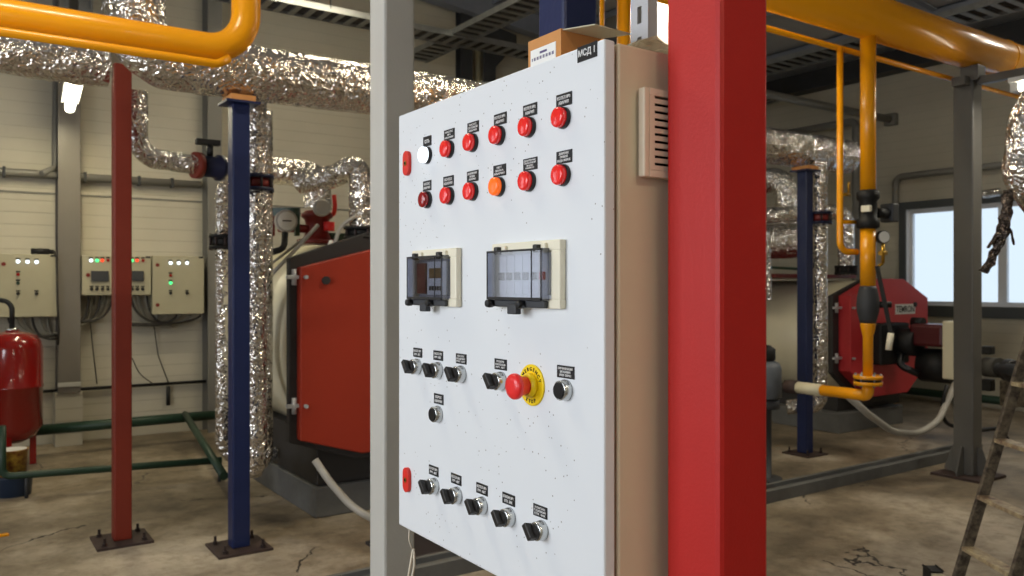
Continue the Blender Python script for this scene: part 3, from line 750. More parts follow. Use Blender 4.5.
# ================================================================== YELLOW GAS PIPES
zt_ = 2.71; yT = 4.3
e = on_y(246, 40, yT)
solo(MB().sweep(fillet([(-1.6, yT, zt_), (e.x, yT, zt_), (e.x, yT, 5.0)], 0.20, 14), 0.073, 28), 'gas_pipe', 'yellow_paint', 'thick yellow pipe at the upper left bending straight up', 'pipe')
p2_ = on_y(214, 55, 4.28)
solo(MB().sweep(fillet([(-1.6, 4.22, zt_-0.098), (p2_.x, 4.22, zt_-0.098), (p2_.x+0.06, 4.23, zt_-0.06)], 0.05, 6), 0.021, 16), 'gas_pipe', 'yellow_paint', 'thin yellow pipe running directly under the thick upper left pipe', 'pipe')
GY = 3.29; GZ = 3.365
ghx = on_y(624, 10, GY).x
gx = on_y(868, 200, GY).x
hd = thing('gas_header', 'huge orange-yellow gas pipe crossing the upper right with two drop pipes', 'pipe', (gx, GY, 0.6))
part(MB().sweep([(ghx-0.4, GY, GZ), (X1-0.25, GY, GZ)], 0.150, 40), 'header_pipe', 'yellow_paint', hd)
part(MB().lathe([(0.153, 0), (0.157, 0.012), (0.153, 0.024)], frame((GCX+0.55, GY, GZ), (0, 1, 0), (0, 0, 1), (1, 0, 0)), 36), 'weld_ring', 'yellow_paint', hd)
part(MB().cyl((gx, GY, GZ-0.13), (gx, GY, 2.12), 0.052, 26), 'drop_pipe', 'yellow_paint', hd)
part(MB().cyl((ghx, GY, GZ-0.13), (ghx, GY, 0.9), 0.038, 22), 'drop_pipe', 'yellow_paint', hd, 'farther drop pipe behind the control cabinet')
tn = on_y(602, 10, GY).x
part(MB().cyl((tn, GY, GZ-0.1), (tn, GY, 1.2), 0.013, 12), 'vent_line', 'yellow_paint', hd)
def gz(py, px=868): return on_y(px, py, GY).z
zA, zB, zC, zD, zE, zF = gz(190), gz(229), gz(286), gz(323), gz(336), gz(377)
Tg = Matrix.Translation((gx, GY, 0))
v = thing('gas_valve', 'black gas valve on the thick yellow drop pipe beside the window', 'valve', (gx, GY, zB))
part(MB().lathe([(0.053, zB), (0.075, zB+0.01), (0.075, zB+0.06), (0.058, zB+0.08), (0.062, (zA+zB)/2), (0.058, zA-0.08), (0.075, zA-0.06), (0.075, zA-0.012), (0.053, zA)], Tg), 'valve_body', 'black_matt', v)
part(MB().box((gx-0.078, GY-0.062, (zA+zB)/2-0.022), (gx-0.050, GY+0.005, (zA+zB)/2+0.022), 0.004), 'type_plate', 'cream_plastic', v)
part(MB().cyl((gx+0.05, GY-0.02, (zA+zB)/2-0.02), (gx+0.19, GY-0.02, (zA+zB)/2-0.02), 0.035), 'actuator', 'black_matt', v)
part(MB().box((gx+0.19, GY-0.07, (zA+zB)/2-0.08), (gx+0.27, GY+0.03, (zA+zB)/2+0.05), 0.01), 'actuator_box', 'dark_steel', v)
part(MB().cyl((gx, GY, zB-0.001), (gx, GY, zC+0.001), 0.052, 26), 'drop_pipe', 'yellow_paint', hd)
v = thing('ball_valve', 'dark grey lever ball valve on the yellow drop pipe above the burner', 'valve', (gx, GY, zD))
part(MB().lathe([(0.053, zD), (0.060, zD+0.03), (0.072, zD+0.08), (0.076, (zC+zD)/2), (0.072, zC-0.08), (0.060, zC-0.02), (0.053, zC)], Tg), 'valve_body', 'dark_steel', v)
zl = (zC+zD)/2
part(MB().cyl((gx+0.04, GY-0.05, zl), (gx+0.09, GY-0.12, zl), 0.022), 'valve_stem', 'black_matt', v)
La, Lb = at(877, 266, 5.6), at(891, 333, 5.55)
part(MB().bar(La, Lb, 0.028, 0.010, (1, 0, 0)), 'lever', 'black_matt', v)
La, Lb = at(891, 333, 5.55), at(888.5, 350, 5.55)
part(MB().sweep([La, Lb], 0.021, 14), 'lever_grip', 'cream_plastic', v)
part(MB().lathe([(0.034, zF), (0.034, zE), (0.040, zE+0.02), (0.051, zD-0.012), (0.051, zD)], Tg), 'reducer_pipe', 'yellow_paint', hd)
part(MB().lathe([(0.036, zF-0.012), (0.096, zF-0.0119), (0.096, zF+0.012), (0.036, zF+0.0121)], Tg), 'flange_ring', 'yellow_paint', hd)
part(MB().lathe([(0.086, zF-0.030), (0.086, zF-0.0125)], Tg), 'gasket', 'black_matt', hd)
part(MB().lathe([(0.036, zF-0.056), (0.094, zF-0.0555), (0.094, zF-0.0305)], Tg), 'flange_ring', 'yellow_paint', hd)
for k in range(6):
    aa = 2*PI*k/6; part(MB().cyl((gx+0.08*math.cos(aa), GY+0.08*math.sin(aa), zF-0.065), (gx+0.08*math.cos(aa), GY+0.08*math.sin(aa), zF+0.025), 0.008, 8), 'flange_bolt', 'galvanised', hd)
le = on_x(822, 385, gx)
part(MB().sweep(fillet([(gx, GY, zF-0.056), (gx, GY, zF-0.13), (gx, le.y, zF-0.13)], 0.09, 10), 0.040, 22), 'elbow_pipe', 'yellow_paint', hd)
zL = zF-0.13
le2 = on_x(798, 383, gx)
cp = thing('hose_connector', 'beige ribbed connector joining the low yellow pipe to the filter unit', 'connector', (gx, le.y, zL-0.05))
part(MB().cyl((gx, le.y, zL), (gx, le2.y, zL), 0.044, 20), 'sleeve', 'cream', cp)
part(MB().cyl((gx, le2.y, zL), (gx, le2.y+0.1, zL), 0.055, 6), 'union_nut', 'rust_plate', cp)
# filter unit on a stand, partly behind the red column
fu = thing('gas_filter_unit', 'grey gas filter unit with black top behind the red column edge', 'filter unit', (gx-0.02, le2.y+0.30, 0))
fxx, fyy = gx-0.02, le2.y+0.30
part(MB().lathe([(0.09, zL-0.12), (0.135, zL-0.10), (0.135, zL+0.12), (0.12, zL+0.16), (0.08, zL+0.18)], Matrix.Translation((fxx, fyy, 0))), 'filter_body', 'filter_grey', fu)
part(MB().lathe([(0.08, zL+0.18), (0.09, zL+0.19), (0.09, zL+0.27), (0.05, zL+0.30)], Matrix.Translation((fxx, fyy, 0))), 'filter_cap', 'black_matt', fu)
part(MB().lathe([(0.10, 0.012), (0.06, 0.013), (0.06, zL-0.2), (0.12, zL-0.19), (0.12, zL-0.12)], Matrix.Translation((fxx, fyy, 0))), 'stand', 'dark_steel', fu)
part(MB().lathe([(0.14, 0), (0.14, 0.012)], Matrix.Translation((fxx, fyy, 0))), 'stand_foot', 'dark_steel', fu)
# thin yellow line with the brass cock
ty = 3.385
th_ = thing('thin_gas_line', 'thin yellow pipe under the huge gas pipe with one vertical branch', 'pipe', (on_y(840, 200, ty).x, ty, 1.7))
zth = on_y(840, 47, ty).z; bx_ = on_y(840, 47, ty).x
part(MB().cyl((ghx-0.3, ty+0.02, zth), (X1-0.3, ty+0.02, zth), 0.020, 14), 'run_pipe', 'yellow_paint', th_)
zb1, zb2 = on_y(841, 235, ty).z, on_y(850, 252, ty).z
part(MB().sweep(fillet([(bx_, ty, zth), (bx_, ty, zb2), (gx-0.045, ty-0.04, zb2)], 0.09, 10), 0.022, 16), 'branch_pipe', 'yellow_paint', th_)
zc1 = on_y(845, 222, ty).z
part(MB().cyl((bx_, ty, zc1), (gx-0.05, ty-0.03, zc1), 0.014, 12), 'cross_pipe', 'yellow_paint', th_)
zc2 = on_y(850, 195, ty).z
bk = MB(); bk.cyl((bx_+0.05, ty, zc2), (bx_+0.11, ty, zc2), 0.012, 10).cyl((bx_+0.10, ty, zc2), (bx_+0.10, ty, zc2+0.09), 0.009, 10)
part(bk, 'brass_cock', 'brass', th_)
# pressure gauge
gg = on_y(883, 237, GY-0.08)
pg = thing('pressure_gauge', 'small round pressure gauge with brass stub right of the yellow drop pipe', 'gauge', (gg.x, gg.y, gg.z-0.12))
fw = W(0, 1, 0)-W(0, 0, 0); gd = Vector((-0.45, -0.89, 0)).normalized()
R = frame(gg, gd.cross(Vector((0, 0, 1))).normalized()*-1, Vector((0, 0, 1)), gd)
part(MB().lathe([(0.040, -0.03), (0.045, -0.02), (0.045, 0.012), (0.041, 0.014)], R), 'gauge_case', 'black_matt', pg)
part(MB().lathe([(0.039, 0.0142), (0.039, 0.0152)], R), 'dial', 'gauge_face', pg)
st_ = MB(); st_.cyl((gg.x, gg.y, gg.z-0.045), (gg.x, gg.y, gg.z-0.18), 0.012, 10).cyl((gg.x-0.03, gg.y, gg.z-0.11), (gg.x+0.03, gg.y, gg.z-0.11), 0.018, 10)
part(st_, 'brass_stub', 'brass', pg)
part(MB().cyl((gg.x, gg.y, gg.z-0.18), (gx+0.04, GY-0.02, gg.z-0.22), 0.010, 8), 'siphon', 'brass', pg)

# ================================================================== BOILERS
def boiler(xc, yf, w, z0, z1, zc_lo, zc_hi, L, dth, dins, dm, label, plinth, base_label, tz=1.3):
    t = thing('boiler', label, 'boiler', (xc, yf, 0.2))
    hw = w/2; zc = (z0+z1)/2
    poly = [(-hw, zc_lo), (-hw*0.42, z0), (hw*0.42, z0), (hw, zc_lo), (hw, zc_hi), (hw*0.30, z1), (-hw*0.30, z1), (-hw, zc_hi)]
    Tm = Matrix(((1, 0, 0, xc), (0, 0, -1, yf+0.06), (0, 1, 0, 0), (0, 0, 0, 1)))
    part(MB().prism(poly, 0.06, Tm, 0.006), 'front_frame', 'boiler_dark', t)
    k = dins
    dp = [(-hw+k, zc_lo+0.02), (-hw*0.42+k*0.3, z0+k), (hw*0.42-k*0.3, z0+k), (hw-k, zc_lo+0.02), (hw-k, zc_hi-0.03), (hw*0.30, z1-k*tz), (-hw*0.30, z1-k*tz), (-hw+k, zc_hi-0.023*tz)]
    Td = Matrix(((1, 0, 0, xc), (0, 0, -1, yf-0.0005), (0, 1, 0, 0), (0, 0, 0, 1)))
    d = part(MB().prism(dp, dth, Td, 0.008), 'front_door', dm, t)
    # the round body as an elliptical drum
    n = 48; rx, rz = hw*0.985, (z1-z0)/2*0.97
    e = [(rx*math.cos(2*PI*i/n), zc+rz*math.sin(2*PI*i/n)) for i in range(n)]
    mb = MB(); mb.prism(e, L, Matrix(((1, 0, 0, xc), (0, 0, -1, yf+0.0605+L), (0, 1, 0, 0), (0, 0, 0, 1))))
    for f in mb.bm.faces:
        if len(f.verts) == 4: f.smooth = True
    part(mb, 'drum', 'cream', t)
    bs = MB(); bs.box((xc-hw*0.72, yf+0.10, 0.2), (xc+hw*0.72, yf+L, z0+0.02+rz*0.2), 0.01)
    part(bs, 'base_frame', 'boiler_dark', t)
    for zz in (zc_lo+0.22*(zc_hi-zc_lo)-0.02, zc_hi-0.12):
        hb = MB(); hb.cyl((xc-hw+0.02, yf-0.03, zz-0.05), (xc-hw+0.02, yf-0.03, zz+0.05), 0.016, 12)
        hb.box((xc-hw-0.03, yf-0.045, zz-0.012), (xc-hw+k+0.05, yf-0.015, zz+0.012), 0.003)
        hb.cyl((xc-hw+k+0.03, yf-dth-0.03, zz), (xc-hw+k+0.03, yf-dth-0.001, zz), 0.012, 10)
        part(hb, 'hinge', 'brushed', t)
    for (x, zz) in ((-hw*0.73, zc_hi-0.14), (hw*0.55, zc_hi-0.1)):
        part(MB().cyl((xc+x, yf-dth-0.02, zz), (xc+x, yf-dth-0.0005, zz), 0.026, 14), 'door_stud', 'boiler_dark', t)
    px0, px1, py0, py1 = plinth
    solo(MB().box((px0, py0, 0), (px1, py1, 0.2), 0.01), 'boiler_plinth', 'concrete_grey', base_label, 'plinth')
    return t
bl = boiler(2.515, 5.0, 1.54, 0.37, 1.86, 0.52, 1.675, 1.45, 0.07, 0.045, 'boiler_red', 'left boiler with dark framed red front door beside the grey column', (1.94, 3.10, 5.07, 6.7), 'grey concrete plinth under the left red boiler', 2.6)
br = boiler(8.165, 5.0, 1.62, 0.27, 1.58, 0.62, 1.40, 1.9, 0.14, 0.09, 'boiler_red_daylit', 'right boiler with red eight-sided door and burner by the window', (7.43, 8.60, 4.98, 7.1), 'grey concrete plinth under the right red boiler', 0.05)
# maker's sign
sp_ = on_y(905, 309, 4.86)
sa, sb = on_y(898, 303, 4.86), on_y(916, 314, 4.86)
hwS = (on_y(917, 309, 4.86).x-on_y(897.5, 309, 4.86).x)/2; hhS = 0.054
T = frame((sp_.x, 4.8588, sp_.z), (1, 0, 0), (0, 0, 1), (0, -1, 0))
sg = part(MB().box((-hwS, -hhS, 0), (hwS, hhS, 0.004), 0, T), 'maker_sign', 'paper', br, 'white sign on the red door')
text('TEMRON', 0.095, T @ Matrix.Translation((0, 0, 0.0045)), 'black_matt', sg, width=hwS*1.8)
# red tread plate / rim on top of the right boiler
solo(MB().box((6.9, 5.35, 1.585), (8.3, 6.6, 1.625), 0.004), 'boiler_top_cover', 'valve_red', 'flat red cover sheet on top of the right boiler', 'cover')
# burner on the right boiler
bu = thing('gas_burner', 'black and dark red gas burner on the right boiler door', 'burner', (8.1, 4.4, 0.7))
yd = 4.858
part(MB().box((7.72, yd-0.16, 0.70), (8.24, yd, 1.12), 0.02), 'mount_block', 'black_matt', bu)
part(MB().cyl((8.05, yd-0.16, 0.93), (8.05, 4.50, 0.93), 0.14, 24), 'barrel', 'black_matt', bu)
part(MB().box((7.96, 4.21, 0.90), (8.32, 4.55, 1.12), 0.03), 'housing', 'burner_red', bu)
part(MB().cyl((8.18, 4.52, 0.70), (8.18, 4.21, 0.70), 0.17, 28), 'fan_motor', 'black_matt', bu)
part(MB().cyl((8.15, 4.62, 1.13), (8.15, 4.50, 1.13), 0.05, 20), 'sensor', 'black_matt', bu)
part(MB().box((7.93, 4.06, 0.60), (8.30, 4.20, 1.16), 0.012), 'control_box', 'cream', bu)
part(MB().sweep(fillet([(8.0, 4.64, 0.86), (7.93, 4.64, 0.70), (7.98, 4.46, 0.62)], 0.08, 8), 0.035, 14), 'elbow_duct', 'black_plastic', bu)
# gas train right of the support column
gt = thing('gas_train', 'grey cylindrical gas valves right of the grey support column', 'valve', at(1000, 370, 7.0))
A = [at(975, 367, 7.3), at(990, 368, 7.0), at(1004, 367, 6.9), at(1040, 372, 6.4)]
part(MB().cyl(A[0], A[3], 0.05, 18), 'pipe', 'dark_steel', gt)
part(MB().cyl(at(987, 367, 7.1), at(1000, 368, 6.95), 0.085, 24), 'valve_body', 'concrete_dark', gt)
part(MB().cyl(at(1008, 370, 6.9), at(1016, 372, 6.8), 0.095, 24), 'valve_body', 'boiler_dark', gt)
part(MB().box(at(988, 352, 7.05)-Vector((0.04, 0.04, 0.02)), at(988, 352, 7.05)+Vector((0.05, 0.05, 0.05)), 0.01), 'solenoid', 'black_matt', gt)
part(MB().box(at(988, 385, 7.05)-Vector((0.04, 0.04, 0.05)), at(988, 385, 7.05)+Vector((0.05, 0.05, 0.05)), 0.01), 'solenoid', 'black_matt', gt)
part(MB().box(at(1012, 392, 6.9)-Vector((0.07, 0.07, 0.12)), at(1012, 392, 6.9)+Vector((0.07, 0.07, 0.10)), 0.01), 'regulator', 'ladder_metal', gt)

# fittings above the left boiler
vs = thing('valve_stack', 'red flanged valve stack on top of the left boiler', 'valve', at(317, 252, 5.9))
q = at(317, 252, 5.9); zt2 = at(317, 211, 5.9).z; zq = 1.80; hh = zt2-zq
part(MB().lathe([(0.10, zq), (0.14, zq+0.001), (0.14, zq+hh*0.14), (0.10, zq+hh*0.15), (0.085, zq+hh*0.3), (0.075, zq+hh*0.5), (0.09, zq+hh*0.75), (0.11, zq+hh*0.8), (0.11, zq+hh*0.92), (0.08, zq+hh)], Matrix.Translation((q.x, q.y, 0)), 24), 'valve_body', 'valve_red', vs)
part(MB().cyl((q.x-0.28, q.y, zq+hh*0.45), (q.x, q.y, zq+hh*0.45), 0.03, 14), 'side_pipe', 'valve_red', vs)
a = at(326, 213, 5.9); 
part(MB().sweep(fillet([(a.x-0.03, a.y, a.z-0.02), (a.x+0.06, a.y, a.z-0.02), at(335, 206, 5.9), at(334, 195, 5.9)], 0.04, 6), 0.016, 12), 'siphon_pipe', 'lock_red', vs)
part(MB().lathe([(0.055, -0.02), (0.06, 0), (0.06, 0.03), (0.05, 0.04)], frame(at(321, 208, 5.75), (1, 0, 0), (0, 0, 1), (0, -1, 0)), 20), 'gauge', 'hose_grey', vs)
part(MB().cyl(at(329, 222, 5.85), at(329, 231, 5.85), 0.04, 14), 'cap', 'estop_red', vs)
ga = thing('thermometer_bracket', 'round grey dial gauge on a dark bracket above the left boiler', 'gauge', at(286, 234, 5.5))
part(MB().lathe([(0.072, -0.03), (0.075, 0), (0.075, 0.015)], frame(at(286, 221, 5.5), (1, 0, 0), (0, 0, 1), (0, -1, 0))), 'gauge_case', 'hose_grey', ga)
part(MB().lathe([(0.062, 0.0155), (0.062, 0.018)], frame(at(286, 221, 5.5), (1, 0, 0), (0, 0, 1), (0, -1, 0))), 'dial', 'gauge_face', ga)
g5 = at(286, 221, 5.5)
part(MB().box((g5.x-0.03, g5.y-0.024, g5.z-0.004), (g5.x+0.03, g5.y-0.019, g5.z+0.004)), 'needle', 'black_plastic', ga)
a, b_ = at(271, 212, 5.55), at(300, 212, 5.55)
part(MB().bar(a, b_, 0.03, 0.055, (0, 0, 1)), 'bracket', 'green_paint', ga)
part(MB().bar(at(297, 208, 5.55), at(297, 236, 5.55), 0.03, 0.03, (0, 1, 0)), 'bracket_leg', 'green_paint', ga)
part(MB().bar(at(272, 208, 5.55), at(272, 236, 5.55), 0.03, 0.03, (0, 1, 0)), 'bracket_leg', 'valve_red', ga)
def cable(pts, r, m, name, label, cat='cable', group=None, bend=0.1, seg=8):
    return solo(MB().sweep(fillet(pts, bend, 8), r, seg), name, m, label, cat, group)
cable([at(285, 233, 5.45), at(284, 249, 5.4), at(272, 252, 5.4)], 0.022, 'rubber_black', 'rubber_hose', 'short black rubber elbow hose under the round dial gauge', 'hose')
cable([at(318, 225, 5.6), at(300, 245, 5.5), at(268, 278, 5.4)], 0.014, 'hose_grey', 'braided_hose', 'grey cable slanting down left from the red valve stack', 'hose', bend=0.3)
cable([at(312, 232, 5.62), at(292, 248, 5.5), at(268, 266, 5.4)], 0.010, 'cable_grey', 'braided_hose', 'thin cable running under the slanting grey cable above the left boiler', 'hose', bend=0.3)
cable([at(357, 215, 5.4), at(340, 226, 5.4), at(333, 250, 5.35)], 0.013, 'hose_grey', 'braided_hose', 'grey cable curving from the foil pipe to the left boiler top', 'hose', bend=0.3)
solo(MB().lathe([(0.045, 0), (0.01, 0.07)], Matrix.Translation(at(331, 251, 5.35)), 4), 'cable_gland', 'white_plastic', 'small white triangular clip on the left boiler top edge', 'clip')
solo(MB().box(at(345, 243, 6.1)-Vector((0.2, 0.05, 0.0)), at(345, 243, 6.1)+Vector((0.15, 0.05, 0.07)), 0.01), 'terminal_box', 'green_paint', 'small green box on top of the left boiler near the flange', 'box')

# hoses on the floor
cable([at(315, 460, 4.85), at(330, 482, 4.82), at(350, 505, 4.8), at(368, 517, 4.75), at(400, 528, 4.9)], 0.022, 'hose_grey', 'grey_hose', 'grey hose curling down from the left boiler base', 'hose', bend=0.4, seg=12)
cable([at(848, 396, 6.3), at(868, 414, 6.5), at(893, 432, 6.8), at(918, 434, 7.0), at(938, 422, 7.2), at(950, 396, 7.5), at(955, 384, 7.7)], 0.028, 'hose_grey', 'grey_hose', 'long grey hose sagging from the low yellow pipe to the burner', 'hose', bend=0.8, seg=12)
cable([at(947, 385, 7.4), at(942, 405, 7.4), at(944, 424, 7.5), at(975, 431, 7.6), at(1000, 428, 7.8), at(1008, 440, 7.7)], 0.018, 'rubber_black', 'black_cable', 'black cable looping from the burner box behind the grey support column', 'cable', bend=0.4)

# ================================================================== FLOOR ITEMS
a, b_ = on_floor(412, 574), on_floor(952, 462)
ch = MB(); yb0 = 3.66
ch.box((1.2, yb0, 0), (7.6, yb0+0.03, 0.085), 0.003).box((1.2, yb0+0.13, 0), (7.6, yb0+0.16, 0.085), 0.003).box((1.2, yb0+0.03, 0.0), (7.6, yb0+0.13, 0.055))
solo(ch, 'floor_channel', 'concrete_grey', 'long grey channel beam lying on the floor to the grey support column', 'channel')
h0, h1 = on_floor(356, 545), on_floor(466, 556)
solo(MB().box((h0.x+0.05, h0.y-0.60, 0), (h1.x+0.2, h0.y-0.02, 0.02), 0.002), 'floor_hatch', 'boiler_dark', 'dark brown steel hatch on the floor below the control cabinet', 'hatch')
# green pipes
solo(MB().cyl((on_y(30, 430, 8.25).x, 8.25, 0.24), (2.25, 8.25, 0.24), 0.046, 18), 'green_pipe', 'green_paint', 'thick dark green pipe along the foot of the back wall', 'pipe')
a, b_ = at(2, 476, 5.75), at(222, 460, 6.3); zg = 0.163
gp = thing('low_green_pipe', 'low dark green pipe on pegs crossing the floor behind the red column', 'pipe', (a.x, a.y, 0))
part(MB().sweep(fillet([(a.x, a.y, 0.52), (a.x, a.y, zg), (b_.x, b_.y, zg)], 0.06, 8), 0.026, 14), 'pipe', 'green_paint', gp)
for (px, py) in ((27, 497), (220, 484)):
    f = on_floor(px, py); d = (b_-a); tt = ((f-a).dot(d))/d.dot(d); c0 = a+d*tt
    part(MB().cyl((c0.x, c0.y, 0), (c0.x, c0.y, zg+0.01), 0.012, 10), 'peg', 'dark_steel', gp)
solo(MB().cyl(at(185, 414, 7.85), at(224, 476, 5.75), 0.030, 16), 'green_pipe', 'green_paint', 'slanting green pipe near the floor left of the left blue column', 'pipe')
solo(MB().cyl((10.35, 2.5, 0.13), (10.35, 8.6, 0.13), 0.05, 14), 'green_pipe', 'green_paint', 'dark green pipe along the foot of the window wall', 'pipe')
# expansion tank
tc_ = at(12, 400, 6.8); ex = thing('expansion_tank', 'glossy red expansion tank standing at the left picture edge', 'tank', (tc_.x, tc_.y, 0))
Tt = Matrix.Translation((tc_.x, tc_.y, 0)); rt = 0.225
part(MB().lathe([(0.0, 0.20), (0.08, 0.205), (0.17, 0.25), (rt, 0.34), (rt, 0.655), (rt+0.006, 0.66), (rt+0.006, 0.675), (rt, 0.68), (rt, 0.98), (0.205, 1.05), (0.15, 1.10), (0.05, 1.125), (0, 1.125)], Tt, 40), 'vessel', 'tank_red', ex)
for k in range(3):
    aa = k*2*PI/3+0.3; lx, ly = tc_.x+0.16*math.cos(aa), tc_.y+0.16*math.sin(aa)
    part(MB().box((lx-0.025, ly-0.025, 0), (lx+0.025, ly+0.025, 0.30), 0.004), 'leg', 'tank_red', ex)
part(MB().lathe([(0.05, 1.1255), (0.05, 1.15), (0.02, 1.155)], Tt, 20), 'top_fitting', 'chrome', ex)
part(MB().sweep(fillet([(tc_.x, tc_.y, 1.15), (tc_.x, tc_.y, 1.37), (tc_.x-0.2, tc_.y+0.12, 1.40)], 0.08, 8), 0.02, 12), 'top_pipe', 'black_matt', ex)
# buckets
c = at(13, 490, 5.9)
def bucket(cx, cy, z0, h, r, m, label, name, lid=None):
    t = thing(name, label, 'can', (cx, cy, z0)); T2 = Matrix.Translation((cx, cy, z0))
    part(MB().lathe([(r*0.92, 0), (r, h*0.96), (r*1.03, h*0.97), (r*1.03, h), (r*0.96, h), (r*0.90, h*0.2)], T2, 28), 'can_body', m, t)
    if lid: part(MB().lathe([(r*0.955, h*0.9), (r*0.955, h*1.01), (r*0.9, h*1.012)], T2, 28), 'lid', lid, t)
    return t
mat('can_yellow', (196, 160, 60), 0.5, rgb2=(120, 60, 30), vscale=30)
bucket(c.x, c.y, 0, 0.135, 0.125, 'bucket_blue', 'blue tin at the left edge, lower of the stacked two', 'paint_can', 'bucket_blue')
bucket(c.x, c.y, 0.137, 0.19, 0.092, 'can_yellow', 'yellow patterned paint can with white rim stacked on the blue tin', 'paint_can', 'white_plastic')
solo(MB().box(on_floor(3, 536)-Vector((0.03, 0.02, 0)), on_floor(3, 536)+Vector((0.03, 0.02, 0.012)), 0.003), 'yellow_scrap', 'yellow_paint', 'tiny yellow scrap on the floor at the left edge', 'scrap')

# ================================================================== BACK WALL
def wall_column(x0, x1, y0, z0, z1, m, label):
    mb = MB(); mb.box((x0, y0, z0), (x1, y0+0.012, z1)).box((x0, Y1-0.02, z0), (x1, Y1-0.008, z1)).box(((x0+x1)/2-0.006, y0+0.012, z0), ((x0+x1)/2+0.006, Y1-0.02, z1))
    return solo(mb, 'wall_column', m, label, 'column')
xa, xb = on_y(58, 200, 8.66).x, on_y(80.5, 200, 8.66).x
wall_column(xa, xb, 8.66, 0.50, 5.3, 'column_gloss', 'broad grey steel column on the back wall beside the left wall cabinets')
struct(MB().box((xa-0.02, 8.68, 0), (xb+0.02, Y1, 0.50)), 'trim_3', 'wall_panel')
solo(MB().box((xa-0.003, 8.645, 0.56), (xb+0.003, 8.659, 0.60), 0.002), 'column_strap', 'grey_paint', 'pale strap around the foot of the broad wall column', 'strap')
wall_column(on_y(208, 200, 8.66).x, on_y(222, 200, 8.66).x, 8.66, 0.0, 5.2, 'grey_column_paint', 'darker grey steel column on the back wall behind the left blue column')
wall_column(on_y(461, 50, 8.76).x, on_y(473, 50, 8.76).x, 8.76, 0.0, 5.0, 'dark_steel', 'dark steel column on the back wall above the control cabinet top')
solo(MB().cyl((on_y(478, 60, 8.84).x, 8.84, 0.0), (on_y(478, 60, 8.84).x, 8.84, 4.6), 0.04, 14), 'down_pipe', 'wall_cabinet', 'cream vertical pipe right of the dark wall column', 'pipe')
kp = [on_y(484, 30, 8.7)]
kx = kp[0].x
kb = MB(); kb.prism([(kx, 4.82), (kx, 3.3), (kx+0.16, 3.3), (kx+0.18, 4.28), (kx+0.50, 4.62), (kx+0.50, 4.74)], 0.02, frame((0, 8.72, 0), (1, 0, 0), (0, 0, 1), (0, -1, 0)))
solo(kb, 'knee_brace', 'dark_steel', 'dark steel knee brace under the rafter on the back wall', 'brace')
struct(MB().box((X0, Y1-0.012, 2.37), (on_y(207, 200, Y1).x, Y1, 2.385)), 'trim_4', 'grey_column_paint')
struct(MB().box((on_y(223, 200, Y1).x, Y1-0.012, 2.37), (X1, Y1, 2.385)), 'trim_5', 'grey_column_paint')
cd = thing('wall_conduit', 'thick grey conduit clipped along the back wall above the small cabinets', 'conduit', (0.5, 8.81, 2.5))
part(MB().cyl((-2.5, 8.82, 2.545), (on_y(207, 180, 8.7).x-0.03, 8.82, 2.545), 0.038, 14), 'tube', 'grey_column_paint', cd)
for px in (4, 85, 139, 172):
    x = on_y(px, 178, 8.81).x
    part(MB().box((x-0.012, 8.775, 2.498), (x+0.012, 8.862, 2.592), 0.003), 'clip', 'dark_steel', cd)
x = on_y(53, 100, 8.84).x
solo(MB().sweep(fillet([(x+0.03, 8.855, 5.2), (x+0.02, 8.855, 2.62), (x-0.1, 8.75, 2.545)], 0.05, 6), 0.028, 12), 'vertical_conduit', 'grey_column_paint', 'vertical grey conduit left of the broad wall column', 'conduit')
solo(MB().cyl((-2.5, 8.86, 0.507), (2.2, 8.86, 0.507), 0.016, 10), 'floor_cable_pipe', 'rubber_black', 'thin black pipe along the back wall under the small cabinets', 'pipe')
x = on_y(168, 395, 8.85).x
solo(MB().cyl((x, 8.84, 0.29), (x, 8.84, 0.485), 0.02, 10), 'drop_stub', 'rubber_black', 'short black vertical stub below the thin black wall pipe', 'pipe')

